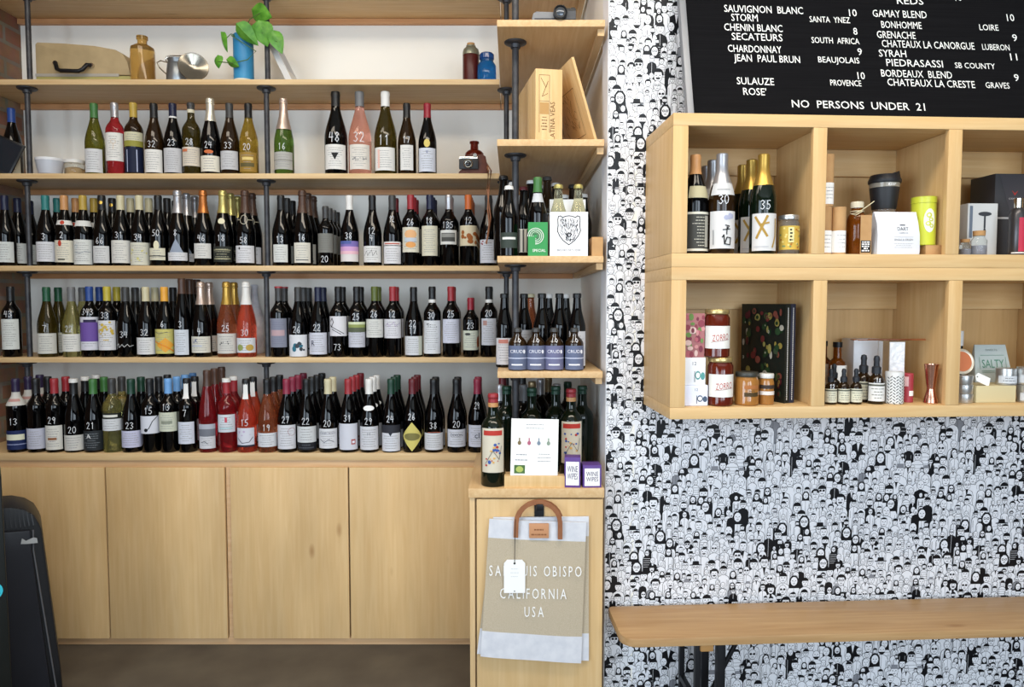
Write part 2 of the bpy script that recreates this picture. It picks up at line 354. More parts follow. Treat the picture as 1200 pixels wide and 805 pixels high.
# ---- wallpaper: a crowd of line-drawn people in rows, each row overlapping the one above like shingles
def crowd():
    rnd = random.Random(7); V = []; Fc = []; MI = []
    TW, TH = .66, .72
    def poly(pts, layer, mi, ftop):
        k = len(V)
        for x, z in pts: V.append((x, -(0.0004 + max(0.0, .0052 - (ftop - z) * .042) + layer * .00011), z))
        Fc.append(tuple(range(k, k + len(pts)))); MI.append(mi)
    def ell(cx, cz, rx, rz, n=10, a0=0, a1=2 * PI):
        full = abs(a1 - a0 - 2 * PI) < 1e-6; m = n if full else n + 1
        return [(cx + rx * math.cos(a0 + (a1 - a0) * i / n), cz + rz * math.sin(a0 + (a1 - a0) * i / n)) for i in range(m)]
    def bar(x0, z0, x1, z1, w):
        L = math.hypot(x1 - x0, z1 - z0) or 1; px, pz = -(z1 - z0) / L * w / 2, (x1 - x0) / L * w / 2
        return [(x0 - px, z0 - pz), (x1 - px, z1 - pz), (x1 + px, z1 + pz), (x0 + px, z0 + pz)]
    figs = []
    zz = 0.0; row = 0
    while zz < TH - .01:
        x = rnd.uniform(0, .02)
        while x < TW - .012:
            s = rnd.choice([.7, .85, .95, 1.0, 1.1, 1.35, 1.6]) * rnd.uniform(.95, 1.15) * .92
            figs.append((x, zz + rnd.uniform(-.015, .015), s, rnd.random(), rnd.random(), rnd.random(), rnd.random())); x += .0265 * s * rnd.uniform(.9, 1.35)
        zz += TH / 22; row += 1
    def draw(x, z, s, a, b, c, e):
        hw = .0086 * s; hh = .0114 * s; top = z + hh * 1.4; ol = .00115
        sw = .0160 * s; bh = .075 + .03 * b
        bm = 1 if a < .12 else (2 if a < .135 else 0)
        # body with shoulders
        def body(g):
            return [(x - sw - g, z - hh - bh), (x + sw + g, z - hh - bh), (x + sw * 1.02 + g, z - hh * 2.2), (x + sw * .8 + g, z - hh * 1.45 + g), (x + hw * .4, z - hh * 1.0 + g), (x - hw * .4, z - hh * 1.0 + g), (x - sw * .8 - g, z - hh * 1.45 + g), (x - sw * 1.02 - g, z - hh * 2.2)]
        poly(body(ol * .5), 0, 1, top); poly(body(-ol * .5), 1, bm, top)
        dk = 0 if bm == 1 else 1
        if b < .3: poly(bar(x, z - hh * 1.1, x, z - hh - bh, ol * .8), 2, dk, top)
        elif b < .5:
            poly([(x - hw * .4, z - hh), (x + hw * .4, z - hh), (x, z - hh * 2.6)], 2, dk, top)
        elif b < .62:
            for i in range(5): poly(bar(x - sw * .9, z - hh * (2 + i * .8), x + sw * .9, z - hh * (2 + i * .8), ol * .9), 2, dk, top)
        elif b < .8:
            poly(bar(x - sw * .55, z - hh * 2.2, x - sw * .5, z - hh - bh, ol * .7), 2, dk, top); poly(bar(x + sw * .55, z - hh * 2.2, x + sw * .5, z - hh - bh, ol * .7), 2, dk, top)
        if bm == 0:
            for q in (-1, 1): poly(bar(x + q * sw * .72, z - hh * 2.3, x + q * sw * (.60 + .2 * e), z - hh * 4.6, ol * .75), 2.2, 1, top)
            if a > .7: poly(bar(x - sw * .6, z - hh * 3.4, x + sw * .5, z - hh * (3.0 + e), ol * .75), 2.2, 1, top)
            if a > .9: poly([(x - sw * .5, z - hh * 3.0), (x + sw * .5, z - hh * 3.0), (x + sw * .5, z - hh * 4.4), (x - sw * .5, z - hh * 4.4)], 2.3, 1, top); poly([(x - sw * .5 + ol * .7, z - hh * 3.0 - ol * .7), (x + sw * .5 - ol * .7, z - hh * 3.0 - ol * .7), (x + sw * .5 - ol * .7, z - hh * 4.4 + ol * .7), (x - sw * .5 + ol * .7, z - hh * 4.4 + ol * .7)], 2.5, 0, top)
        # long hair behind
        if c < .12: poly([(x - hw * 1.45, z - hh * 1.5), (x + hw * 1.45, z - hh * 1.5), (x + hw * 1.3, z + hh * .5), (x + hw * .6, z + hh * 1.25), (x - hw * .6, z + hh * 1.25), (x - hw * 1.3, z + hh * .5)], 2.5, 1, top)
        poly(ell(x, z, hw + ol * .45, hh + ol * .45), 3, 1, top); poly(ell(x, z, hw - ol * .45, hh - ol * .45), 4, 0, top)
        if .12 <= c < .4: poly(ell(x, z + hh * .25, hw * 1.12, hh * .95, 8, .15, PI - .15), 5, 1, top)
        elif .4 <= c < .5: poly([(x - hw * 1.6, z + hh * .45), (x + hw * 1.6, z + hh * .45), (x + hw * 1.6, z + hh * .6), (x + hw * .9, z + hh * .65), (x + hw * .75, z + hh * 1.3), (x - hw * .75, z + hh * 1.3), (x - hw * .9, z + hh * .65), (x - hw * 1.6, z + hh * .6)], 5, 1 if e < .85 else 2, top)
        elif .5 <= c < .57: poly(ell(x, z + hh * .3, hw * 1.3, hh * 1.0, 9, -.2, PI + .2), 3.4, 1, top); poly(ell(x, z + hh * .5, hw * .95, hh * .65, 7, .2, PI - .2), 5, 1, top)
        elif .57 <= c < .68: poly(ell(x, z + hh * .45, hw * .95, hh * .6, 7, .3, PI - .3), 5, 1, top)
        # face
        ew = .0011 * s
        if e < .25:
            for q in (-1, 1): poly(ell(x + q * hw * .42, z + hh * .08, hw * .36, hh * .24, 6), 6, 1, top)
            if e < .15:
                for q in (-1, 1): poly(ell(x + q * hw * .42, z + hh * .08, hw * .2, hh * .13, 5), 7, 0, top)
        else:
            for q in (-1, 1): poly([(x + q * hw * .42 - ew, z + hh * .02), (x + q * hw * .42 + ew, z + hh * .02), (x + q * hw * .42 + ew, z + hh * .18), (x + q * hw * .42 - ew, z + hh * .18)], 6, 1, top)
        poly(bar(x, z + hh * .02, x + hw * .12, z - hh * .3, .0008), 6, 1, top)
        poly(bar(x - hw * .33, z - hh * .52, x + hw * .33, z - hh * .52, .0011 * s), 6, 1, top)
        if .62 < e < .75: poly(ell(x, z - hh * .3, hw * .85, hh * .68, 8, PI + .1, 2 * PI - .1), 5, 1, top)
        elif .75 < e < .83: poly(bar(x - hw * .5, z - hh * .36, x + hw * .5, z - hh * .36, .0024 * s), 6, 1, top)
    for f in figs: draw(*f)
    ZT0, ZT1 = .1, CEIL - .02
    AV, AF, AM = [], [], []
    nu, nz = 4, 5
    # clip: only whole figures that start inside the wall
    for i in range(nu):
        for j in range(nz):
            k = len(AV); ox = i * TW; oz = -.32 + j * TH
            AV += [(min(max(x + ox, .002), UEND + .6), y, min(max(z + oz, .02), ZT1)) for x, y, z in V]
            AF += [tuple(k + q for q in f) for f in Fc]; AM += MI
    me = bpy.data.meshes.new('wallpaper'); me.from_pydata(AV, [], AF)
    for m in (WPAPER, WINK, WGREY): me.materials.append(m)
    me.polygons.foreach_set('material_index', AM); me.update()
    o = link('wallpaper', me, wall_right); o['kind'] = 'structure'
    o.matrix_local = Matrix.Translation(WO) @ Matrix.Rotation(A, 4, 'Z')
crowd()

# ------------------------------------------------------------------ shelves, pipes, cabinets
TOPS = {0: H + 1.300, 1: H + .922, 2: H + .538, 3: H + .156, 4: H - .229}
TH = .022; COUNTER = H - .6056
SN = {0: 'at the very top of the wall', 1: 'holding the typewriter case and blue vase', 2: 'with one sparse row of bottles and a camera', 3: 'second from the bottom of the bottle wall', 4: 'lowest above the wooden counter'}
SM = {0: 'carrying a small black camera at the ceiling end', 1: 'whose top carries the small black camera', 2: 'carrying the wooden wine crates', 3: 'carrying the bear cider carton', 4: 'carrying the lavender labelled jugs'}
for k, z in TOPS.items():
    s = thing('wall_shelf', 'long plywood wall shelf ' + SN[k], 'shelf', (0, 0, z - TH), 0, 'long plywood shelves of the bottle wall')
    MB().box(XL + .002, -.052, YS, YB - .002, 0, TH, SHELF).build('shelf_board', s, bevel=.0015)
    MB().box(XL + .002, -.052, YB - .024, YB - .002, -.0225, -.0005, BATTEN).build('batten', s)
    lab = ('deep plywood shelf ' + SM[k]) if k else 'deep plywood shelf above the small black camera'
    if k == 1: lab = 'deep plywood shelf over the wooden crates, small black camera on top'
    s = thing('corner_shelf', lab, 'shelf', (0, 0, z - TH), 0, 'deep plywood shelves at the right end')
    MB().box(-.049, .304, YSM, YB - .002, 0, TH, SHELFY).build('shelf_board', s, bevel=.0015)
    MB().box(.282, .304, YSM + .02, YB - .03, -.0225, -.0005, SHELFY).build('batten', s)
    MB().box(-.049, .280, YB - .024, YB - .002, -.0225, -.0005, BATTEN).build('batten', s)

def pipe(px, Y, z0, z1, label, r=.0112):
    zc = (z0 + z1) / 2; x = xat(px, Y, zc)
    t = thing('shelf_pipe', label, 'pipe', (x, Y, z0), 0, 'black iron pipes between the shelves')
    MB().lathe([(r, .0005), (r, z1 - z0 - .004)], IRON, 16).build('tube', t)
    for q in (1,):
        fl = MB(); pr = [(.0385, .0008), (.0385, .005), (.034, .008), (.019, .010), (.0165, .022), (r + .0005, .023)]
        if q: pr = [(a, (z1 - z0) - b) for a, b in reversed(pr)]
        fl.lathe(pr, IRON, 24).build('flange', t)
    return t
LEV = [(0, 1, 'between the two topmost shelves'), (1, 2, 'above the sparse row of bottles'), (2, 3, 'on the shelf second from the bottom'), (3, 4, 'on the lowest bottle shelf'), (4, 5, 'standing on the counter')]
for px, Y, who in ((33.5, 3.094, 'iron pipe beside the brick wall, '), (313, 3.094, 'iron pipe near the middle of the wall, '), (593.5, 3.12, 'thin iron pipe behind the corner pipe, '), (604, 2.56, 'iron pipe at the front of the corner, ')):
    for a, b, wd in LEV:
        z1 = TOPS[a] - TH; z0 = TOPS[b] if b < 5 else COUNTER
        wd2 = wd
        if px > 590:
            wd2 = {0: 'above the small black camera shelf', 1: 'beside the wooden crates', 2: 'by the ciders', 3: 'by the lavender jugs', 4: 'behind the red capped vermouth'}[a]
        pipe(px, Y, z0, z1, who + wd2, .0118 if px > 600 else .0108)

# lower cabinet, counter
ct = MB().box(XL + .002, -.136, YC, YB - .002, COUNTER - .030, COUNTER, RAILW).build('countertop', bevel=.002)
tag(ct, 'long plywood countertop carrying the bottom row of bottles', 'countertop')
cab = thing('cabinet', 'low plywood cabinet with four flat doors under the bottles', 'cabinet', (0, YC, 0))
ztop = COUNTER - .031
body = MB()
xe = -.136
body.box(XL + .002, xe, .03, YB - YC - .004, .002, ztop, STILEW)
def xdoor(px): return xat(px, YC, H - 1.0)
body.build('carcass', cab)
fr = MB()
fr.box(XL + .002, xe, .008, .03, ztop - .030, ztop, FRAMEW).box(XL + .002, xe, .008, .03, .002, .036, FRAMEW)
xm0, xm1 = xdoor(266.0), xdoor(271.5)
fr.box(xm0, xm1, .006, .03, .036, ztop - .03, FRAMEW); fr.box(xe - .012, xe, .008, .03, .036, ztop - .03, FRAMEW)
fr.box(XL + .002, xdoor(0.5), .008, .03, .036, ztop - .03, FRAMEW)
fr.build('face_frame', cab, bevel=.001)
zd0, zd1 = .034, ztop - .026
for a, b in ((xdoor(1.0), xdoor(125.9)), (xdoor(127.8), xm0 - .002), (xm1 + .002, xdoor(408.9)), (xdoor(410.7), xe - .008)):
    MB().box(a, b, -.006, .0075, zd0, zd1, DOORW).build('cabinet_door', cab, bevel=.0015)
# right cabinet
t = MB().box(-.143, .302, YR, YB - .002, COUNTER - .031, COUNTER, SHELFY).build('countertop', bevel=.002)
tag(t, 'deep plywood worktop under the vermouth and menu stand', 'countertop')
cb = thing('cabinet', 'plywood end cabinet with one door carrying the tote bags', 'cabinet', (0, YR, 0))
MB().box(-.130, .302, .03, YB - YR - .004, .002, COUNTER - .032, STILEW).build('carcass', cb)
MB().box(-.139, -.122, .006, .03, .002, COUNTER - .032, STILEW).build('side_stile', cb, bevel=.001)
MB().box(-.116, .298, .004, .024, .03, COUNTER - .036, DOORW).build('cabinet_door', cb, bevel=.0015)
hk = MB(); hk.box(.073, .105, -.004, .0035, COUNTER - .135, COUNTER - .040, STEELB).box(.078, .1, -.040, -.004, COUNTER - .060, COUNTER - .049, STEELB).box(.078, .1, -.046, -.040, COUNTER - .060, COUNTER - .040, STEELB)
hk.build('hook', cb, bevel=.002)

# ------------------------------------------------------------------ bottles
GL = {
 'black': mat('glass_black', '#030304', .05, spec=.4), 'brown': mat('glass_brown', '#241608', .05, spec=.45),
 'olive': mat('glass_olive', '#6f6e24', .04, trans=.85, ior=1.36), 'olivedark': mat('glass_dark_olive', '#4a3f16', .05, trans=.7, ior=1.4),
 'green': mat('glass_green', '#5a7a30', .04, trans=.85, ior=1.36), 'greendark': mat('glass_dark_green', '#0a140b', .05, spec=.45),
 'gold': mat('glass_golden_wine', '#b09238', .04, trans=.85, ior=1.36), 'rose': mat('glass_pink_wine', '#f0ae9a', .04, trans=.85, ior=1.36),
 'red': mat('glass_red_rose', '#c0343c', .04, trans=.85, ior=1.36), 'coral': mat('glass_coral_wine', '#ee6a4e', .04, trans=.85, ior=1.36),
 'amber': mat('glass_amber_wine', '#c87850', .04, trans=.85, ior=1.36), 'straw': mat('glass_straw_wine', '#d6d08a', .04, trans=.92, ior=1.36),
 'clear': mat('glass_clear', '#eef2f0', .04, trans=.92, ior=1.2), 'amberglass': mat('glass_amber', '#8a4a12', .05, trans=.6, ior=1.36),
 'rust': mat('glass_rust', '#6a1f10', .05, trans=.5, ior=1.36), 'blue': mat('glass_blue', '#1f6fb5', .05, trans=.7, ior=1.3),
 'pale': mat('glass_pale', '#ece8c8', .04, trans=.95, ior=1.3), 'honey': mat('glass_honey', '#c9a25a', .06, trans=.8, ior=1.36), 'tissue': noise_mat('white_tissue', '#c9cad2', '#e9e9ee', nscale=25, rough=.6, bump=.4),
}
CAPC = {'black': '#17181a', 'navy': '#171d38', 'blue': '#26468a', 'lblue': '#6c9fd6', 'teal': '#2b7573', 'green': '#1f5238', 'dgreen': '#173a2b', 'lgreen': '#3d6f3a', 'olive': '#55602a',
 'yellow': '#b8a93c', 'goldy': '#b09440', 'orange': '#c0622c', 'amber': '#e0a23a', 'cream': '#c6be9c', 'white': '#dcdbd8', 'silver': '#b0b0b4', 'pearl': '#d9d6c8', 'roseg': '#c7b3a6', 'grey': '#6d6e70', 'dgrey': '#3a3a3a',
 'red': '#942a31', 'crimson': '#8c1c2c', 'maroon': '#5b1b22', 'pink': '#85283f', 'copper': '#b5713c', 'brown': '#4a3328', 'violet': '#2a2140', 'gold': '#b89446', 'lgold': '#bdb26e', 'tan': '#c08c5a', 'browngold': '#8b7a5c'}
def capmat(c):
    shiny = c in ('silver', 'pearl', 'gold', 'lgold', 'copper', 'roseg', 'browngold')
    return mat('capsule_' + c, CAPC[c], .3 if shiny else .38, metal=.65 if shiny else 0.0)
def smooth(pts, n=4):           # Catmull-Rom through r,z points
    out = []
    for i in range(len(pts) - 1):
        p0 = pts[max(i - 1, 0)]; p1 = pts[i]; p2 = pts[i + 1]; p3 = pts[min(i + 2, len(pts) - 1)]
        for k in range(n):
            t = k / n
            out.append(tuple(.5 * (2 * b + (c - a) * t + (2 * a - 5 * b + 4 * c - d) * t * t + (3 * b - a - 3 * c + d) * t ** 3) for a, b, c, d in zip(p0, p1, p2, p3)))
    return out + [pts[-1]]
def prof(Rr, sh, top, lip=True):
    p = [(0, .004), (Rr * .75, .001), (Rr - .003, 0), (Rr, .004)] + smooth([(Rr, sh[0][1] - .02)] + sh)
    hz = top
    if lip: p += [(sh[-1][0], hz - .016), (sh[-1][0] + .0014, hz - .014), (sh[-1][0] + .0014, hz - .006), (sh[-1][0] + .0004, hz - .005), (sh[-1][0] + .0004, hz - .001), (sh[-1][0] - .003, hz), (0, hz)]
    else: p += [(sh[-1][0], hz - .002), (sh[-1][0] - .003, hz), (0, hz)]
    return p
def sc_(p, kr, kz): return [(r * kr, z * kz) for r, z in p]
PR = {}
PR['bordeaux'] = (prof(.0365, [(.0365, .180), (.0350, .193), (.0285, .207), (.0205, .219), (.0155, .232), (.0143, .25), (.0140, .284)], .298), .205)
PR['burgundy'] = (prof(.0385, [(.0385, .125), (.0372, .145), (.0322, .170), (.0258, .193), (.0195, .216), (.0155, .236), (.0145, .255), (.0140, .282)], .296), .205)
PR['champagne'] = (prof(.0405, [(.0405, .128), (.0390, .150), (.0335, .178), (.0270, .205), (.0205, .232), (.0165, .256), (.0150, .28), (.0148, .296)], .312), .2)
PR['hock'] = (prof(.0355, [(.0355, .140), (.0340, .165), (.0290, .200), (.0225, .238), (.0170, .268), (.0146, .29), (.0140, .318)], .332), .24)
PR['magnum'] = (sc_(PR['burgundy'][0], 1.24, 1.17), .24)
PR['vermouth'] = (prof(.0415, [(.0415, .185), (.0400, .200), (.0320, .216), (.0220, .228), (.0175, .24), (.0165, .262), (.0162, .29)], .305), .2)
PR['beer'] = (prof(.0305, [(.0305, .140), (.0290, .155), (.0225, .180), (.0165, .205), (.0140, .23), (.0128, .248)], .262), .15)
PR['ale'] = (sc_(PR['beer'][0], .97, .9), .14)
PR['cider'] = (prof(.0360, [(.0360, .175), (.0340, .192), (.0270, .215), (.0200, .24), (.0160, .265), (.0142, .292)], .308), .2)
PR['jug'] = (prof(.0315, [(.0315, .084), (.0300, .096), (.0225, .108), (.0150, .115), (.0128, .121), (.0125, .13)], .142), .1)
PR['sake'] = (prof(.0385, [(.0385, .150), (.0372, .170), (.0310, .198), (.0235, .222), (.0175, .242), (.0152, .258), (.0148, .282)], .296), .2)
PR['half'] = (sc_(PR['bordeaux'][0], .88, .84), .172)
def htop(ty): return PR[ty][0][-1][1]
def radf(ty):
    p = [q for q in PR[ty][0] if q[0] > 0][2:]
    def f(z):
        for (r0, z0), (r1, z1) in zip(p, p[1:]):
            if z0 <= z <= z1 and z1 > z0: return r0 + (r1 - r0) * (z - z0) / (z1 - z0)
        return p[-1][0] if z > p[-1][1] else p[0][0]
    return f
RF = {k: radf(k) for k in PR}
def rmax(ty): return max(r for r, z in PR[ty][0])
_mesh = {}
def body_mesh(ty, gl):
    if (ty, gl) not in _mesh: _mesh[(ty, gl)] = MB().lathe(PR[ty][0], GL[gl], 28, close=False).mesh('glass_body')
    return _mesh[(ty, gl)]
def cap_mesh(ty, cap, style=''):
    k = ('cap', ty, cap, style)
    if k in _mesh: return _mesh[k]
    f = RF[ty]; h = htop(ty); z0 = {'bordeaux': .238, 'half': .2, 'burgundy': .236, 'champagne': .222, 'hock': .268, 'magnum': .285, 'vermouth': .272, 'beer': .247, 'ale': .222, 'cider': .288, 'jug': .124, 'sake': .238}[ty]
    if style == 'long': z0 -= .035
    if style == 'short': z0 = h - .028
    if style == 'crown': z0 = h - .011
    b = MB(); mt = capmat(cap); L = .0007
    if ty == 'champagne':
        zs = [z0 + (h - .018 - z0) * i / 8 for i in range(9)]
        p = [(f(z) + L + (.0009 if i % 2 else 0), z) for i, z in enumerate(zs)]
        p += [(.0178, h - .016), (.0178, h - .010), (.0165, h - .008), (.0172, h - .003), (.0155, h + .004), (.011, h + .0075), (0, h + .008)]
    elif style == 'crown':
        p = [(f(h - .012) + .0022, z0), (f(h - .012) + .0022, z0 + .004), (f(h - .012) + .0005, h + .001), (f(h - .012) - .003, h + .003), (0, h + .003)]
    else:
        zs = [z0 + (h - .002 - z0) * i / 6 for i in range(7)]
        m = max(f(z) for z in zs[3:])
        p = [(max(f(z), f(zs[3]) + .0002) + L, z) for z in zs] + [(m - .0015, h + .0008), (0, h + .0009)]
        p = [(max(r, f(min(z, h)) + L * .8) if 0 < r and z < h - .003 else r, z) for r, z in p]
    b.lathe(p, mt, 22, close=False)
    if style == 'white_ring':
        rr = f(z0 + .003) + .0013; b.lathe([(rr, z0 - .001), (rr, z0 + .006)], capmat('white'), 22)
    if style == 'white_top':
        rr = f(h - .008) + .0016; b.lathe([(rr, h - .014), (rr, h + .0012), (rr - .003, h + .002), (0, h + .002)], capmat('white'), 22, close=False)
    if style == 'white_strip':
        d = Decal(lambda s, z, l: ((f(z) + l) * math.sin(s / .015), -(f(z) + l) * math.cos(s / .015), z)); d.v = b.v; d.f = b.f; d.mi = b.mi; d.mats = b.mats; d.sm = b.sm
        d.rect(-.009, .009, z0 - .02, h - .018, capmat('white'), .0016, 6)
    if style == 'red_top':
        rr = f(h - .008) + .0016; b.lathe([(rr, h - .006), (rr, h + .0012), (0, h + .002)], capmat('red'), 22, close=False)
    if style == 'gold_spot':
        d = Decal(lambda s, z, l: ((f(z) + l) * math.sin(s / .015), -(f(z) + l) * math.cos(s / .015), z)); d.v = b.v; d.f = b.f; d.mi = b.mi; d.mats = b.mats; d.sm = b.sm
        d.ell(0, h - .03, .007, .007, GOLD, .0018)
    if style == 'collar':
        rr = f(z0) + .0012; b.lathe([(rr, z0 - .008), (f(z0 + .006) + .0014, z0 + .006)], capmat('white'), 22)
    _mesh[k] = b.mesh('capsule'); return _mesh[k]
def bottle_fn(ty):
    f = RF[ty]; Rm = rmax(ty)
    return lambda s, z, l: ((f(z) + l) * math.sin(s / Rm), -(f(z) + l) * math.cos(s / Rm), z)
def lab(z0, z1, col='#f0eee9', w=62, *deco, lines=True, ink='#8a8a8c'): return dict(z0=z0, z1=z1, col=col, w=w, deco=deco, lines=lines, ink=ink)
def label_paper(c): return mat('label_paper_' + c.lstrip('#'), tuple(.80 * q for q in lin(c)), .6, spec=.3)
def build_label(ty, L, rnd):
    """label mesh: z as shares of the bottle's height, w the half width in degrees; marks in u -1..1, v 0..1"""
    h = htop(ty); Rm = rmax(ty); d = Decal(bottle_fn(ty), .005)
    for l in (L if isinstance(L, (list, tuple)) else [L]):
        z0, z1 = l['z0'] * h, l['z1'] * h; hw = Rm * R(l['w']); hgt = z1 - z0
        nz = 1 if z1 < .55 * h else 6
        if l['col'] == 'diamond': d.ell(0, (z0 + z1) / 2, hw, hgt / 2, paper('#c9bd6a'), .0007, 20, True); d.ell(0, (z0 + z1) / 2, hw * .72, hgt * .13, paper('#7a7444'), .0011)
        elif l['col']: d.rect(-hw, hw, z0, z1, label_paper(l['col']), .0007, nz)
        if l['lines'] and l['col'] != 'diamond':
            n = max(1, int(hgt / .011)); d.lines(-hw * .7, hw * .7, z0 + hgt * .1, z1 - hgt * .1, n, paper(l['ink']), .0010, rnd, .22)
        P = lambda u, v: (u * hw, z0 + v * hgt)
        for i, q in enumerate(l['deco']):
            lf = .0012 + .00035 * i; c = paper(q[1])
            if q[0] == 'R': (a, b), (e, g) = P(q[2], q[4]), P(q[3], q[5]); d.rect(a, e, b, g, c, lf)
            elif q[0] == 'E': a, b = P(q[2], q[3]); d.ell(a, b, q[4] * hw, q[5] * hgt, c, lf)
            elif q[0] == 'D': a, b = P(q[2], q[3]); d.ell(a, b, q[4] * hw, q[5] * hgt, c, lf, 12, True)
            elif q[0] == 'S': d.stroke([P(*p) for p in q[3]], q[2], c, lf)
            elif q[0] == 'T': a, b = P(q[3], q[4]); d.text(q[2], a, b, q[5] * hgt, c, lf, width=(q[6] * 2 * hw if len(q) > 6 else None))
            elif q[0] == 'V': (a, b), (e, g) = P(q[2] - q[4], q[3] + q[5]), P(q[2] + q[4], q[3] + q[5]); x, y = P(q[2], q[3] - q[5]); n = 8; us = [a + (e - a) * k / n for k in range(n + 1)]; d.cols(us, [y + (b - y) * abs(u - x) / (e - x) for u in us], [b] * (n + 1), c, lf)
            elif q[0] == 'B':      # blots of one colour
                for k in range(q[2]):
                    a, b = P(rnd.uniform(q[3], q[4]), rnd.uniform(q[5], q[6])); s = q[7] * rnd.uniform(.5, 1.2); d.ell(a, b, s, s * rnd.uniform(.6, 1.2), c, lf + .00008 * k, 8)
            elif q[0] == 'O':      # ring
                a, b = P(q[2], q[3]); d.stroke([(a + q[4] * hw * math.cos(t * PI / 9), b + q[4] * hw * math.sin(t * PI / 9)) for t in range(19)], q[5], c, lf)
    return d.mesh('label')
def build_digits(ty, num, z):
    h = htop(ty); d = Decal(bottle_fn(ty), .004); hh = .026 if ty != 'magnum' else .040
    z = z * h
    for i, row in enumerate(num.split('/')): d.digits(row, 0, z - i * hh * 1.15, hh, INKW, .0012, (.0020 if ty != 'magnum' else .0028))
    return d.mesh('price_mark')
rnd = random.Random(11)
ORD = {1: 'second', 2: 'third', 3: 'fourth', 4: 'fifth', 5: 'sixth'}
GWORD = {'black': 'dark', 'brown': 'brown', 'olive': 'olive', 'olivedark': 'olive', 'green': 'green', 'greendark': 'green', 'gold': 'golden', 'rose': 'pink', 'red': 'red', 'coral': 'coral', 'pale': 'pale', 'amber': 'amber', 'straw': 'straw', 'clear': 'clear', 'tissue': 'white'}
def make_bottle(ty, gl, cap, label, num, text, group, loc, rz, style='', numz=None, cat='bottle', name='wine_bottle', parts=True):
    t = thing(name, text, cat, loc, rz, group)
    link('glass_body', body_mesh(ty, gl), t)
    if cap: link('capsule', cap_mesh(ty, cap, style), t)
    if label:
        for l in (label if isinstance(label, (list, tuple)) else [label]):
            link('neck_label' if l['z0'] > .55 else ('seal' if l['col'] is None else 'label'), build_label(ty, l, rnd), t)
    if num:
        zt = max(l['z1'] for l in (label if isinstance(label, (list, tuple)) else [label]) if l['z1'] < .62) if label else .35
        link('price_mark', build_digits(ty, num, numz if numz is not None else zt + .03), t)
    return t
def clone(root, loc, text, keep=('glass_body', 'capsule', 'label', 'neck_label', 'seal')):
    r = root.copy(); COL.objects.link(r); r.location = loc; r['label'] = text
    for c in list(root.children):
        if c.name.split('.')[0] in keep:
            k = c.copy(); COL.objects.link(k); k.parent = r
    return r
def pipes_at(z): return [(xat(px, Y, z + .178), Y, .0135) for px, Y in ((33.5, 3.094), (313, 3.094), (593.5, 3.12), (604, 2.56))]
PIPES = pipes_at(TOPS[3])
def shelf_row(z, yfront, data, where, adj, ymax=YB - .003, pipes=True):
    """data: px, type, glass, capsule, how many deep, price, label, words, options"""
    cols = []; PIPES = pipes_at(z)
    for c in data:
        px, ty, gl, cap, n, num, L, words = c[:8]; op = c[8] if len(c) > 8 else {}
        r = rmax(ty); y = yfront + .006 + r + op.get('dy', 0); cols.append([xat(px, y, z + .1), r, y, c, op])
    for _ in range(250):             # neighbours may touch, never overlap
        for a, b in zip(cols, cols[1:]):
            solo = a[3][4] == 1 and b[3][4] == 1
            if solo and abs(a[2] - b[2]) > a[1] + b[1]: continue
            need = (math.sqrt(max(0, (a[1] + b[1] + .0022) ** 2 - (a[2] - b[2]) ** 2)) if solo else a[1] + b[1] + .0022) - (b[0] - a[0])
            if need > 0: a[0] -= need / 2; b[0] += need / 2
        for q in cols:
            q[0] = max(q[0], XL + q[1] + .004)
            if pipes:
                for pxx, pyy, pr in PIPES:
                    nrow = q[3][4]
                    rows = [q[2] + k * (2 * q[1] + .003) for k in range(nrow)]
                    d = min(abs(y - pyy) for y in rows)
                    if d < q[1] + pr:
                        lim = math.sqrt((q[1] + pr + .001) ** 2 - d * d)
                        if abs(q[0] - pxx) < lim: q[0] = pxx + math.copysign(lim, q[0] - pxx)
    for x, r, y, c, op in cols:
        px, ty, gl, cap, n, num, L, words = c[:8]
        kind = {'bordeaux': 'wine', 'burgundy': 'wine', 'champagne': 'sparkling', 'hock': 'slim', 'magnum': 'magnum', 'half': 'short', 'cider': 'cider', 'beer': 'beer', 'ale': 'beer', 'jug': 'small', 'vermouth': 'vermouth', 'sake': 'sake'}[ty]
        nm = num.replace('/', ' ') if num else ''
        text = '%s %s bottle%s, %s, on the %s' % (GWORD[gl], kind, (' marked ' + nm) if nm else '', words, where)
        rz = .45 * math.atan2(-x, y) + rnd.uniform(-.06, .06) + op.get('rz', 0)
        t = make_bottle(ty, gl, cap, L, num, text, 'bottles on the ' + where, (x, y, z), rz, op.get('style', ''), op.get('nz'))
        caps = op.get('caps'); m = 0
        for k in range(1, n):
            yy = y + k * (2 * r + .003)
            if yy + r > ymax: break
            m += 1
            b = clone(t, (x + rnd.uniform(-.002, .002) * 0, yy, z), '%s bottle in line behind the %s bottle with %s' % (ORD[k], adj, words))
            if caps and k - 1 < len(caps):
                for ch in b.children:
                    if ch.name.startswith('capsule'): ch.data = cap_mesh(ty, caps[k - 1], op.get('style', ''))
W = '#f0eee9'; CR = '#e4dcc2'; LG = '#cfcfd2'; PB = '#dcdfee'
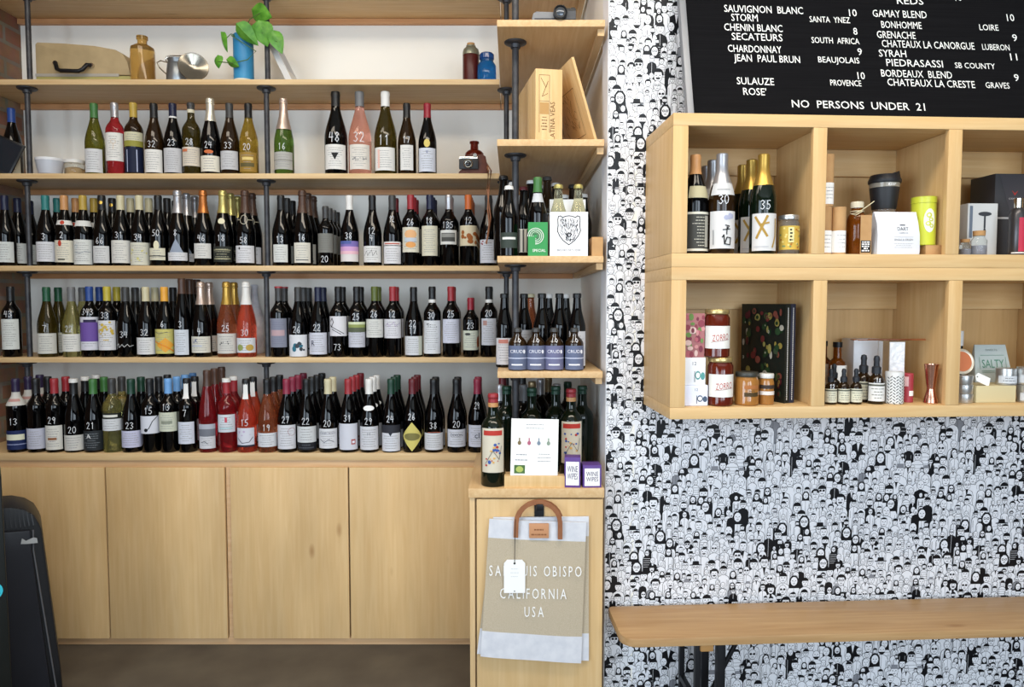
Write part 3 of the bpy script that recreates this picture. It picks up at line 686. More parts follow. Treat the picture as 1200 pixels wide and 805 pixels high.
rowA = [
 (15, 'burgundy', 'black', 'blue', 1, '', lab(.03, .34, CR), 'blue capsule beside the brick wall', {'dy': .075}),
 (111.5, 'burgundy', 'olive', 'lgreen', 1, '', lab(.02, .35, '#dfe0e2', 58), 'green capsule and pale grey label'),
 (135.5, 'bordeaux', 'red', 'silver', 1, '', lab(.18, .57, W, 64, ('O', '#c9a36a', 0, .68, .22, .001), ('S', '#c9a36a', .001, [(0, .6), (0, .4)])), 'silver capsule and gold crest'),
 (157.5, 'bordeaux', 'brown', 'goldy', 1, '', [lab(.38, .58, '#d9d4b4', 75, ('R', '#8f8a3c', -1, 1, .0, .4)), lab(.02, .37, '#141c38', 75, ('R', '#aeb6d0', -.5, -.42, .02, .9), ('R', '#aeb6d0', .3, .38, .02, .9), lines=False)], 'navy lower label and gold capsule'),
 (182, 'burgundy', 'brown', 'black', 1, '32', lab(.02, .34, W), 'plain white label and black capsule'),
 (205.5, 'burgundy', 'black', 'navy', 1, '23', lab(.02, .36, LG), 'grey label and blue capsule', {'style': 'white_ring'}),
 (225, 'bordeaux', 'olivedark', 'dgrey', 1, '28', [lab(.11, .37, '#e2d6c4', 70, ('R', '#c4704a', -.8, -.2, .75, .9)), lab(.86, .93, CR, 120, lines=False)], 'cream label and banded neck', {'nz': .4, 'style': 'short'}),
 (246.5, 'champagne', 'black', 'pearl', 1, '24', lab(.03, .24, '#efe9d8', 66, ('E', '#c46a3c', 0, 1.25, .4, .12)), 'pearl foil and cream label', {'nz': .34}),
 (269.7, 'burgundy', 'brown', 'dgrey', 1, '33', lab(.06, .32, LG), 'low grey label and charcoal capsule'),
 (290, 'burgundy', 'gold', 'black', 1, '20', lab(.03, .3, '#a8843a', 60, ('R', '#5d5330', -.8, .7, .25, .45), ('R', '#d8c07a', -.5, .6, .6, .75)), 'golden brown label'),
 (333, 'champagne', 'green', 'roseg', 1, '16', lab(.06, .29, '#bdbbb4', 66, ('R', '#8a8880', -1, 1, .5, .56)), 'rose grey foil and silver label', {'style': 'long'}),
 (394, 'magnum', 'black', 'black', 1, '48', lab(.055, .35, W, 60, ('V', '#1a1a1a', 0, .52, .3, .14)), 'white label with black triangle'),
 (422, 'magnum', 'rose', 'grey', 1, '32', lab(.055, .35, '#ece6dc', 58, ('B', '#8a8a88', 9, -.6, .6, .3, .5, .004)), 'label with a faint grey sketch'),
 (452, 'magnum', 'olivedark', 'white', 1, '11', lab(.04, .315, W, 58, ('R', '#e3b9ac', -.6, -.4, .1, .9)), 'white capsule and white label'),
 (477, 'burgundy', 'brown', 'black', 1, '17', lab(.05, .4, '#eceae6', 42), 'narrow white label'),
 (501, 'burgundy', 'black', 'crimson', 1, '', [lab(.03, .36, '#dfe3ee', 62, ('V', '#8e93a8', 0, .8, .14, .08)), lab(.37, .48, None, 30, ('E', '#d2bd6a', 0, .5, .62, .52), lines=False)], 'crimson capsule and gold medal'),
]
rowB = [
 (7, 'burgundy', 'black', 'navy', 4, '', lab(.05, .34, '#dde2e0'), 'pale label beside the brick wall'),
 (55, 'burgundy', 'black', 'teal', 2, '3', lab(.06, .34, '#e4e5ea'), 'teal capsule and white label'),
 (77, 'burgundy', 'black', 'tan', 2, '2', [lab(.05, .36, '#ece6d2', 66, ('E', '#b5402c', -.2, .86, .16, .14), ('R', '#3a3a30', -.4, .2, .1, .16)), lab(.58, .645, W, 80, ('E', '#b5402c', 0, .5, .2, .45), lines=False)], 'orange tan capsule and red seal'),
 (99, 'burgundy', 'black', 'goldy', 2, '', [lab(.02, .37, '#e6e8e4', 66, ('O', '#7d9ab0', -.5, .72, .16, .0012), ('S', '#4a5a70', .0015, [(-.6, .5), (-.1, .45), (.3, .52), (.8, .5)])), lab(.56, .64, '#e9e9e6', 85, lines=False)], 'gold capsule and white shoulder sash'),
 (120, 'burgundy', 'black', 'black', 2, '66', lab(.04, .28, '#dfe0e0', 52), 'low label and gold dotted capsule', {'style': 'gold_spot'}),
 (142, 'burgundy', 'black', 'cream', 2, '31', lab(.04, .36, '#e8e6df', 66), 'cream capsule and wide white label'),
 (165, 'burgundy', 'black', 'cream', 2, '34', lab(.01, .33, '#e2e0cf', 68, ('B', '#c9c27c', 8, -.8, .8, .1, .7, .006)), 'cream capsule and yellow flecked label'),
 (186, 'burgundy', 'black', 'black', 3, '50', [lab(.08, .25, '#e4e0c8', 52, ('R', '#2c2c2c', -1, 1, .3, .38)), lab(.25, .36, None, 26, ('E', '#d9d2b4', 0, .35, .62, .6), lines=False)], 'cream label shaped like a vase', {'nz': .42}),
 (209, 'champagne', 'black', 'silver', 4, '8', [lab(.07, .18, '#e9e9ec', 70), lab(.18, .36, None, 50, ('V', '#8f98a8', 0, .5, .8, -.5), lines=False)], 'silver foil and low white band', {'nz': .4}),
 (242, 'champagne', 'black', 'copper', 1, '46', lab(.1, .3, '#e3e1dc', 55), 'copper foil and white label'),
 (259, 'champagne', 'black', 'lgold', 3, '18', [lab(.05, .26, '#2c2f2a', 66, ('R', '#b5b08c', -.8, .8, .2, .24), ('R', '#b5b08c', -.8, .8, .75, .79), ink='#a8a48a'), lab(.56, .64, None, 60, ('E', '#d8d2b4', 0, .5, .42, .5), lines=False)], 'pale gold foil and dark label', {'nz': .33}),
 (288, 'champagne', 'black', 'brown', 2, '58', [lab(.04, .27, '#e4e4e8', 66, ('E', '#2a2a2a', -.4, .84, .08, .08)), lab(.58, .66, None, 90, ('O', '#c9c2ac', 0, .5, .3, .002), ('R', '#8d8672', -.9, -.3, .4, .56), ('R', '#8d8672', .3, .9, .4, .56), lines=False)], 'brown foil and oval neck seal'),
 (330, 'burgundy', 'black', 'black', 4, '13', lab(.05, .3, '#e4e6e2', 48), 'black capsule and small square label'),
 (355, 'champagne', 'black', 'brown', 3, '16', lab(.04, .31, '#e9e5d8', 54, ('R', '#4a4a4a', -.7, .7, .12, .16)), 'brown foil and cream square label'),
 (382, 'half', 'black', 'dgrey', 4, '20', lab(.22, .54, '#85857f', 70, ink='#6a6a66'), 'plain grey label', {'nz': .06}),
 (410, 'burgundy', 'black', 'white', 1, '38', lab(.06, .35, '#ece6e4', 70, ('R', '#7a6cae', -1, 1, .72, 1), ('R', '#c79ac4', -1, 1, .5, .73), ('R', '#e0b4be', -1, 1, .36, .51), ('R', '#4f5d9a', -.9, .2, .86, 1), lines=False), 'pink and violet sunset label'),
 (436.7, 'burgundy', 'black', 'black', 1, '12/4', lab(.05, .28, '#ecebe9', 66, ('S', '#3a3a3a', .0015, [(-.8, .4), (-.5, .7), (-.4, .4), (0, .75), (.1, .4), (.4, .7), (.5, .45)])), 'scribbled signature on low label', {'nz': .45}),
 (460, 'burgundy', 'black', 'dgrey', 2, '92', [lab(.03, .28, '#e8e7ea', 64), lab(.29, .34, '#efe9e6', 64, ('R', '#b5503c', -.8, .8, .3, .6), lines=False)], 'white label with red topped band', {'nz': .62, 'caps': ['maroon']}),
 (481.6, 'bordeaux', 'black', 'red', 3, '26', lab(.19, .54, '#e6e0cc', 68, ('E', '#d99a5a', 0, .3, .5, .12), ('E', '#d9a878', 0, .72, .6, .18), ('R', '#b8c0c8', -.6, .6, .42, .58)), 'red capsule and orange ornament label'),
 (504, 'bordeaux', 'black', 'navy', 3, '18', lab(.14, .56, '#e2ddc6', 62), 'navy capsule and tall cream label'),
 (526, 'bordeaux', 'black', 'silver', 2, '135', lab(.3, .5, '#e9e8e4', 66, ('R', '#4a4a48', -.75, .75, .2, .8), ('R', '#8a8a86', -.7, .7, .5, .75), lines=False), 'silver capsule and grey photo label'),
 (549, 'bordeaux', 'black', 'orange', 4, '12', lab(.28, .565, '#e6d9b8', 75, ('B', '#9a5a2a', 12, -.7, .9, .15, .75, .012), lines=False), 'orange capsule and brown cloud label'),
 (572.5, 'burgundy', 'black', 'dgrey', 2, '2', lab(.04, .37, '#e4e6ee', 62, ('B', '#8e2c38', 4, -.9, -.5, .8, .95, .004)), 'white label with small red flower'),
]
rowC = [
 (14, 'bordeaux', 'black', 'black', 1, '43', lab(.11, .54, '#e2e6e2', 60), 'tall white label beside the brick wall'),
 (56, 'burgundy', 'olivedark', 'green', 2, '7', lab(.05, .34, '#dcdcd4', 68), 'green capsule and wide white label'),
 (85, 'burgundy', 'straw', 'grey', 2, '22', lab(.08, .33, '#ecebe4', 64), 'grey capsule and pale wine'),
 (106, 'bordeaux', 'black', 'blue', 2, '343', lab(.1, .57, '#e4e4ee', 70, ('R', '#6a4f9a', -1, 1, .26, .84), ('R', '#2f2a48', -.4, .7, .84, .92)), 'blue capsule and purple label'),
 (127, 'bordeaux', 'black', 'yellow', 2, '33', lab(.1, .52, '#ebebee', 66, ('B', '#c9ad4a', 16, -.7, .7, .55, .95, .006), ('B', '#c9ad4a', 5, -.3, .3, .3, .55, .003)), 'yellow capsule and golden splash label'),
 (148, 'burgundy', 'black', 'dgrey', 3, '34', lab(.12, .2, None, 60, ('S', '#d5d5d5', .0016, [(-.9, .5), (-.6, .9), (-.5, .2), (-.2, .8), (0, .3), (.3, .8), (.5, .4), (.9, .6)]), lines=False), 'white scrawl and no paper label', {'nz': .28}),
 (172.6, 'burgundy', 'black', 'cream', 2, '32', lab(.04, .28, '#ebebec', 66), 'cream capsule and low white label'),
 (193.6, 'burgundy', 'black', 'amber', 2, '6', lab(.05, .4, '#d9cf7a', 70, ('D', '#dfa03a', .2, .35, .8, .3), ('S', '#dd8a2a', .006, [(-.8, .5), (.2, .3), (.9, .1)]), ('S', '#333', .0015, [(-.8, .9), (-.3, .82), (.4, .88)])), 'amber capsule and yellow orange label', {'caps': ['black']}),
 (213.7, 'hock', 'black', 'brown', 3, '3', lab(.03, .35, '#dfe5ee', 52), 'tall slender neck and white label'),
 (236.5, 'champagne', 'black', 'roseg', 2, '4', lab(.06, .28, '#e6e3d6', 68, ('T', '#3a4a86', 'LK', -.4, .62, .24), ('R', '#9aa4c8', -.8, .2, .4, .45)), 'grey foil and navy monogram'),
 (267, 'champagne', 'amber', 'gold', 2, '25', lab(.05, .32, '#dedbd4', 68, ('B', '#555555', 5, -.6, .7, .4, .6, .003)), 'gold foil and speckled white label'),
 (288.5, 'champagne', 'coral', 'white', 1, '30', lab(.06, .26, '#e6e8ee', 68, ('E', '#8f9a5c', -.45, .35, .3, .22), ('E', '#b99a4c', .4, .35, .34, .22)), 'white foil and winged label'),
 (299, 'champagne', 'tissue', None, 1, '', None, 'wrapped in white tissue', {'dy': .21}),
 (326.6, 'bordeaux', 'black', 'dgrey', 2, '', lab(.14, .55, '#8e92a4', 66, ('R', '#b59aa0', -.7, .7, .4, .6), ink='#70748a'), 'grey violet label and red tipped capsule', {'style': 'red_top'}),
 (350, 'burgundy', 'black', 'dgrey', 3, '26', lab(.01, .32, '#ecedf2', 72, ('B', '#2f6c80', 7, -.5, .4, .3, .65, .008), ('B', '#3a4048', 6, -.1, .6, .3, .7, .008), lines=False), 'teal blot on white label'),
 (373.5, 'burgundy', 'black', 'navy', 2, '22', lab(.04, .35, '#dfe1ee', 68, ('T', '#2b2b40', 'R', -.4, .4, .24)), 'navy capsule and letter R label'),
 (397, 'bordeaux', 'black', 'black', 2, '73', lab(.3, .58, '#eceaf0', 72, ('S', '#1d1d22', .003, [(-.7, .75), (-.5, .9), (-.35, .7), (-.6, .45), (-.7, .55)]), ('S', '#1d1d22', .0025, [(-.6, .5), (.6, .12)]), ('S', '#1d1d22', .0025, [(-.5, .35), (.3, .1)]), lines=False), 'white label with bold black brushstroke', {'nz': .1}),
 (418.6, 'bordeaux', 'black', 'black', 2, '25', lab(.14, .5, '#d5d6e2', 68, ('R', '#8f9a5a', -1, 1, .78, .9), ('R', '#cfd6b4', -1, 1, .9, 1), ('R', '#59604c', -1, 1, .6, .78)), 'green vineyard view on label'),
 (439.5, 'bordeaux', 'black', 'olive', 2, '26', lab(.28, .54, '#e4e4df', 72), 'olive capsule and white label'),
 (460.7, 'bordeaux', 'black', 'red', 2, '12', lab(.27, .54, '#e9e8ee', 70, ('S', '#9a86b0', .0016, [(-.8, .6), (-.4, .8), (-.3, .6), (.2, .85), (.3, .62), (.8, .8)])), 'red capsule and violet script label'),
 (485, 'burgundy', 'black', 'black', 1, '22/17', lab(.03, .3, '#e2e4e8', 66, ('R', '#b9bcae', .55, 1, 0, 1)), 'low white label with olive edge', {'nz': .44}),
 (506.7, 'bordeaux', 'black', 'black', 1, '30', lab(.05, .52, '#e6e8ec', 72, ('B', '#5a5a60', 6, -.5, .6, .8, .92, .003)), 'white collar and very tall label', {'style': 'collar'}),
 (528.7, 'bordeaux', 'black', 'red', 2, '25', lab(.2, .54, '#dee0f0', 70), 'bright red capsule and lilac white label'),
 (551.5, 'half', 'black', 'crimson', 2, '23', lab(.12, .45, '#dfe4d2', 76, ('E', '#a0522c', .85, .4, .16, .3), ('E', '#3a3a3a', -.3, .82, .3, .06)), 'short with pale green label'),
 (573, 'bordeaux', 'black', 'black', 2, '20', lab(.17, .55, '#dadde6', 56, ('R', '#b08a84', -.7, -.2, .74, .92)), 'white collar and stamped narrow label', {'style': 'collar'}),
]
rowD = [
 (8, 'bordeaux', 'black', 'violet', 3, '13', [lab(.04, .3, '#22305e', 75, ('R', '#d8d8c0', -.8, .8, .5, .8), ('R', '#8a93b8', -1, 1, .25, .3), lines=False), lab(.64, .82, '#d9d6d0', 100, ('R', '#b58a84', -.5, .5, .3, .5), lines=False)], 'blue label and white neck band', {'nz': .38}),
 (47, 'bordeaux', 'black', 'black', 2, '', lab(.05, .33, '#c9cbdc', 72), 'plain lilac label'),
 (69, 'bordeaux', 'black', 'red', 2, '29', lab(.04, .37, '#e4e2da', 58, ('R', '#8a5a3a', -.5, .4, .4, .5)), 'red capsule and brown lettered label'),
 (90, 'burgundy', 'black', 'black', 3, '20', lab(.03, .24, '#dcdad4', 64), 'white ringed capsule and low label', {'style': 'white_top'}),
 (110.5, 'burgundy', 'black', 'lgreen', 2, '21', lab(.03, .3, '#2a2f33', 70, ('T', '#e4e4e4', 'A', -.2, .62, .22), ink='#7d8288'), 'green capsule and black letter A label'),
 (132, 'bordeaux', 'straw', 'dgrey', 2, '', [lab(.3, .46, '#e4e6ea', 70), lab(.46, .54, '#22261f', 70, ('R', '#d8d8d0', -.7, .6, .3, .7), lines=False)], 'clear pale wine and black topped label'),
 (152.5, 'burgundy', 'black', 'dgreen', 2, '23', lab(.07, .3, '#d3d3ee', 72), 'lavender label and dark green capsule'),
 (175, 'bordeaux', 'black', 'black', 3, '15', lab(.26, .5, '#e2e4ee', 70, ('S', '#17181c', .003, [(.8, 1), (.3, .7), (0, .3), (-.2, .2)]), ('E', '#17181c', -.25, .2, .16, .1), lines=False), 'black music note stroke on label'),
 (195.5, 'bordeaux', 'black', 'lblue', 4, '13', lab(.29, .55, '#d9ddc8', 68, ('R', '#8a8f80', -.5, .5, .4, .56)), 'sky blue capsule and cream label'),
 (218, 'bordeaux', 'black', 'black', 2, '7', lab(.12, .42, '#dde1ee', 56), 'broad body and small lilac label', {'style': 'white_strip', 'nz': .5}),
 (244, 'hock', 'red', 'brown', 3, '', lab(.05, .35, '#dcdce2', 58, ('R', '#6f727c', -1, 1, .5, .8), ('R', '#a9adb8', -1, 1, .8, 1), ('S', '#33343c', .002, [(-.6, .25), (-.2, .3), (.1, .2)])), 'long brown capsule and grey landscape label'),
 (266.5, 'bordeaux', 'red', 'red', 2, '', lab(.28, .52, '#dee4ec', 62, ('R', '#c0475a', -.1, .12, .55, .85), ('R', '#a8cbd0', -.6, .6, .2, .26)), 'red capsule with white tip', {'style': 'white_top'}),
 (289.5, 'burgundy', 'coral', 'black', 2, '15', lab(.08, .34, '#dfe1ec', 58, ('S', '#222230', .0025, [(-.8, .45), (-.3, .2), (.4, .25), (.8, .5)]), ('B', '#b8a8c4', 5, -.6, .6, .6, .85, .004), ('R', '#222230', -1, 1, 0, .1), lines=False), 'label with a drawn smile', {'style': 'white_strip'}),
 (312, 'burgundy', 'amber', 'black', 3, '19', lab(.08, .27, '#e2e4ea', 72), 'black capsule and plain low label'),
 (336.5, 'burgundy', 'black', 'pink', 4, '27', lab(.05, .38, '#e2e3ea', 64, ('O', '#8a4a52', .55, .72, .36, .0014)), 'pink capsule and red ring stamp'),
 (360, 'burgundy', 'black', 'black', 4, '22', [lab(.14, .36, '#dde0e2', 72), lab(.04, .135, '#23252b', 72, ink='#5a5d66')], 'black capsule and two tone label'),
 (385, 'burgundy', 'black', 'cream', 2, '20', lab(.06, .33, '#e4e5ea', 66, ('S', '#555a66', .002, [(-.7, .45), (-.3, .3), (.1, .45), (.6, .3)]), ('T', '#8a8d9a', 'CHALAND', 0, .72, .12)), 'cream capsule and drawn scroll label'),
 (408.7, 'burgundy', 'black', 'red', 4, '31', lab(.04, .4, '#dfe1ec', 68, ('R', '#a85a58', .3, .7, .2, .4), ('R', '#dfe1ec', .38, .62, .25, .34), lines=False), 'red capsule and square red stamp'),
 (433, 'burgundy', 'black', 'white', 3, '29', [lab(.04, .36, '#dfe0e6', 68, ('T', '#8a8a92', 'H', 0, .62, .14)), lab(.57, .65, None, 60, ('E', '#e6e6e6', 0, .5, .75, .45), lines=False)], 'white capsule and oval neck label'),
 (458.7, 'burgundy', 'black', 'dgreen', 3, '24', [lab(.02, .27, '#e2e4ec', 68, ('V', '#2a2d38', 0, .93, .2, .1)), lab(.275, .38, '#33343c', 68, lines=False)], 'dark banded label with small crest', {'nz': .42}),
 (483.5, 'burgundy', 'black', 'maroon', 3, '26', lab(.02, .42, 'diamond', 72), 'yellow diamond shaped label'),
 (508.5, 'burgundy', 'black', 'black', 2, '38', lab(.04, .27, '#e2e4ea', 72, ('S', '#b5604c', .002, [(-.5, 1.03), (.2, 1.06), (.6, 1.03)])), 'red scribble above low white label', {'nz': .33}),
 (535, 'burgundy', 'black', 'black', 2, '20', lab(.08, .32, '#dee0ea', 68, ('T', '#3a3d4c', 'DIXON', 0, .6, .16)), 'dark lettering across white label'),
 (559.5, 'burgundy', 'black', 'pink', 2, '29', lab(.08, .38, '#dadcea', 62, ('T', '#22243a', 'cl', 0, .4, .26)), 'pink red capsule and bold cl label', {'nz': .6}),
]
shelf_row(TOPS[2], YS, rowA, 'sparse upper shelf', 'upper-shelf')
shelf_row(TOPS[3], YS, rowB, 'middle bottle shelf', 'middle-shelf')
shelf_row(TOPS[4], YS, rowC, 'lowest shelf', 'low-shelf')
shelf_row(COUNTER, YC, rowD, 'wooden counter', 'counter')

# ------------------------------------------------------------------ corner shelf bottles
def place(ty, gl, cap, label, num, text, group, px, Y, z, style='', rz=0.0, numz=None):
    x = xat(px, Y, z + .1)
    return make_bottle(ty, gl, cap, label, num, text, group, (x, Y, z), rz, style, numz)
gz = TOPS[3]
GRP = 'tall dark cider bottles on the corner shelf'
OCC = []
def free(x, y, r):
    for a, b, c in OCC:
        if math.hypot(x - a, y - b) < r + c + .003: return False
    return True
DARKL = lab(.12, .34, '#3c4640', 66, ('R', '#d8d8d4', -.7, .7, .55, .7), lines=False)
CID = [(596.5, 2.475, 'ale', 'black', 'white', 'dark cider bottle with green grey label, left end of the corner shelf', DARKL),
       (613.5, 2.66, 'beer', 'black', 'maroon', 'dark cider bottle with striped white label just right of the corner pipe', lab(.1, .42, '#e6e2d6', 66, *[('R', '#4a4a48', -.9 + .4 * k, -.76 + .4 * k, .02, .98) for k in range(5)], lines=False)),
       (622, 2.80, 'cider', 'black', 'white', 'white capped cider bottle directly above the green cider carton', None),
       (590, 2.70, 'cider', 'black', 'black', 'black capped cider bottle behind the left end bottle of the corner shelf', None),
       (601, 2.78, 'cider', 'black', 'white', 'white capped cider bottle hidden partly by the corner pipe', None),
       (641, 2.72, 'cider', 'brown', 'dgrey', 'brown cider bottle between the green and the bear carton', None),
       (651, 2.86, 'cider', 'black', 'white', 'white capped cider bottle rising behind the left neck of the bear carton', None),
       (661, 2.68, 'ale', 'black', 'white', 'shorter looking white capped cider bottle between the bear carton necks', None),
       (671, 2.86, 'cider', 'brown', 'dgrey', 'brown capped cider bottle behind the right neck of the bear carton', None),
       (684, 2.66, 'ale', 'black', 'white', 'white capped cider bottle right of the bear carton', None),
       (633, 2.92, 'cider', 'black', 'white', 'white capped cider bottle in the back row over the green carton', None)]
for px, Y, ty, gl, cap, txt, L in CID:
    z = gz; x = xat(px, Y, z + .1); r = rmax(ty)
    for k in range(12):
        if free(x, Y, r) and math.hypot(x - PIPES[3][0], Y - PIPES[3][1]) > r + .014 and math.hypot(x - PIPES[2][0], Y - PIPES[2][1]) > r + .014: break
        Y += .02; x = xat(px, Y, z + .1)
    OCC.append((x, Y, r))
    make_bottle(ty, gl, cap, L, '', txt, GRP, (x, Y, z), 0, 'crown')
GREENP = mat('green_card', '#2f8f4a', .55); WHITEC = mat('white_card', '#ebebee', .5)
# green cider carton: open carrier with a bottle standing in it
x = xat(630, 2.46, gz); gw = .0325
c = thing('bottle_carton', 'green card carton with white rings holding one bottle', 'carton', (x, 2.428, gz))
b = MB(); b.box(-gw, gw, 0, .002, 0, .112, GREENP).box(-gw, gw, .076, .078, 0, .112, GREENP).box(-gw, -gw + .002, .002, .076, 0, .112, GREENP).box(gw - .002, gw, .002, .076, 0, .112, GREENP).box(-gw + .002, gw - .002, .002, .076, 0, .002, GREENP)
b.build('carton_body', c)
d = Decal(flatfn())
for q in (.008, .014, .020, .026):
    d.stroke([(-.008 + q * math.cos(R(a)), .066 + q * math.sin(R(a))) for a in range(-90, 181, 15)], .0025, WHITE, .0006)
d.text('SPECIAL', .004, .014, .009, WHITE, .0006, width=.044)
d.build('printing', c)
t = make_bottle('beer', 'black', 'lgreen', None, '', 'dark cider bottle with light green neck foil standing in the green carton', GRP, (x, 2.428 + .039, gz + .0025), 0, 'long')
d = Decal(bottle_fn('beer')); d.rect(-.03, .03, .178, .208, mat('silver_print', '#b9bcc0', .4), .0012, 5); link('neck_label', d.mesh('neck_label'), t)
OCC.append((x, 2.467, .04))
# white bear cider carton
x0, x1 = xat(644.5, 2.43, gz + .1), xat(689.0, 2.43, gz + .1); w = (x1 - x0) / 2
c = thing('bottle_carton', 'white card cider carton printed with a bear head', 'carton', ((x0 + x1) / 2, 2.43, gz))
hb = .146; b = MB()
b.box(-w, w, 0, .002, 0, hb, WHITEC).box(-w, w, .126, .128, 0, hb, WHITEC).box(-w, -w + .002, .002, .126, 0, hb, WHITEC).box(w - .002, w, .002, .126, 0, hb, WHITEC).box(-w + .002, w - .002, .002, .126, 0, .002, WHITEC)
b.build('carton_body', c)
MB().box(-w + .002, w - .002, .063, .066, .002, .196, WHITEC).build('handle_divider', c)
d = Decal(flatfn()); K = paper('#1e1e22'); g = w * .62; cz = .088
def S(*p, ww=.0016): d.stroke([(a * g, cz + e * .045) for a, e in p], ww, K, .0006)
head = [(-.95, .72), (-.9, .95), (-.72, 1.0), (-.55, .88), (-.25, .98), (0, 1.0), (.25, .98), (.55, .88), (.72, 1.0), (.9, .95), (.95, .72), (.92, .3), (.98, -.1), (.8, -.45), (.5, -.8), (.2, -1.0), (0, -1.12), (-.2, -1.0), (-.5, -.8), (-.8, -.45), (-.98, -.1), (-.92, .3), (-.95, .72)]
S(*head, ww=.0028)
S((-.5, .3), (-.3, .38), (-.18, .28)); S((.5, .3), (.3, .38), (.18, .28)); S((-.22, -.35), (0, -.25), (.22, -.35), (.1, -.5), (0, -.55), (-.1, -.5), (-.22, -.35), ww=.003); S((0, -.55), (0, -.75)); S((-.3, -.72), (0, -.78), (.3, -.72))
rb = random.Random(5)
for k in range(150):
    a = rb.uniform(-.8, .8); e = rb.uniform(-.75, .85)
    if abs(a) + max(0, -e) < 1.15: S((a, e), (a * .86 + rb.uniform(-.05, .05), e - .16), ww=.0012)
for q in (-1, 1): d.ell(q * g * .36, cz + .045 * .26, .0026, .002, K, .0007)
d.text('BROOKS DRY CIDER', 0, .016, .007, paper('#6a6a6e'), .0006, width=w * 1.25)
d.build('printing', c)
for i, q in enumerate((-1, 1)):
    t = make_bottle('ale', 'pale', 'lgold', None, '', 'pale cider bottle %s in the bear carton' % ('in the left cell' if q < 0 else 'in the right cell'), 'pale cider bottles in the bear carton', ((x0 + x1) / 2 + q * .0335, 2.43 + .0325, gz + .0025), 0, 'crown')
# kraft box
x0, x1 = xat(693, 2.45, gz), xat(707.5, 2.45, gz); x1 = min(x1, .304)
b = MB().box(x0, x1, 2.436, 2.53, gz, gz + .064, KRAFT); tag(b.build('kraft_box', bevel=.0015), 'small brown kraft box at the right end beside the bear carton', 'box')
# ---- lavender labelled jugs and dark bottles
jz = TOPS[4]
JL = lambda k: lab(.03, .6, ['#69738f', '#6f7694', '#77799c', '#6c7694'][k], 76, ('R', '#c6cbe0', -1, 1, .46, .5), ('T', '#e8e8f2', 'CRUDE', 0, .7, .13, .62), ('R', '#e6e6f0', -.5, .4, .18, .24), ('E', '#f0f0f6', .55, .75, .1, .08), lines=False)
for k, px in enumerate((606.5, 628, 649.5, 673)):
    wd = ('leftmost', 'second from the left', 'third from the left', 'rightmost')[k]
    place('jug', 'brown', 'dgrey', JL(k), '16', 'small dark jug with lavender grey label, %s of the front row' % wd, 'lavender labelled jugs', px, YSM + .045, jz, 'crown', 0, .68)
OCC = []; PIPES = pipes_at(jz)
def corner(px, Y, ty, gl, cap, txt, L, style, grp, z, num=''):
    x = xat(px, Y, z + .1); r = rmax(ty)
    for k in range(14):
        if free(x, Y, r) and math.hypot(x - PIPES[3][0], Y - PIPES[3][1]) > r + .0145 and math.hypot(x - PIPES[2][0], Y - PIPES[2][1]) > r + .0145: break
        Y += .016; x = xat(px, Y, z + .1)
    OCC.append((x, Y, r)); return make_bottle(ty, gl, cap, L, num, txt, grp, (x, Y, z), 0, style)
g2 = 'dark bottles behind the jugs'
for px, Y, txt, cap, gl, L in (
    (591, 2.56, 'dark bottle with white label left of the jugs, beside the corner pipe', 'black', 'black', lab(.04, .4, '#dcd9dc', 66, ('R', '#b5766a', -.6, .4, .8, .95))),
    (614, 2.66, 'dark bottle behind and right of the leftmost jug', 'black', 'black', lab(.04, .5, '#d8d4d4', 66)),
    (635, 2.56, 'dark bottle between the two middle jugs', 'black', 'black', None),
    (655.5, 2.56, 'dark bottle just behind the third jug', 'black', 'black', None),
    (676, 2.54, 'dark bottle behind the rightmost jug', 'black', 'black', lab(.04, .5, '#d8d8dc', 66)),
    (643, 2.72, 'white banded bottle in the middle of the back row', 'white', 'black', None),
    (663, 2.72, 'white banded bottle toward the right of the back row', 'white', 'black', None),
    (622, 2.86, 'clear topped amber bottle far behind the second jug', 'cream', 'amber', None),
    (638, 2.95, 'clear topped amber bottle farthest back near the wall', 'cream', 'amber', None)):
    corner(px, Y, 'beer', gl, cap, txt, L, '' if gl == 'black' else 'crown', g2, jz)
# ---- bottles on the right worktop
OCC = []; PIPES = pipes_at(COUNTER)
wz = COUNTER
VL = lab(.16, .64, '#e6dcc6', 56, ('R', '#b5382f', -.8, .8, .84, .95), ('B', '#3d5aa0', 7, -.6, .6, .2, .72, .005), ('B', '#b5382f', 7, -.6, .6, .15, .72, .004), ('B', '#d9a85a', 5, -.5, .5, .2, .7, .004), ('S', '#2a2a3a', .0014, [(-.6, .2), (0, .5), (.5, .3), (.7, .6)]), lines=False)
gv = 'bottles standing on the right worktop'
for px, Y, txt in ((578, 2.395, 'red capped vermouth bottle left of the menu stand'), (669, 2.53, 'red capped vermouth bottle right of the menu, behind the purple box')):
    t = corner(px, Y, 'vermouth', 'greendark', 'red', txt, VL, 'short', gv, wz)
    f = RF['vermouth']; link('neck_seal', MB().lathe([(.0176, .262), (.0176, .276)], capmat('tan'), 22).mesh('neck_seal'), t)
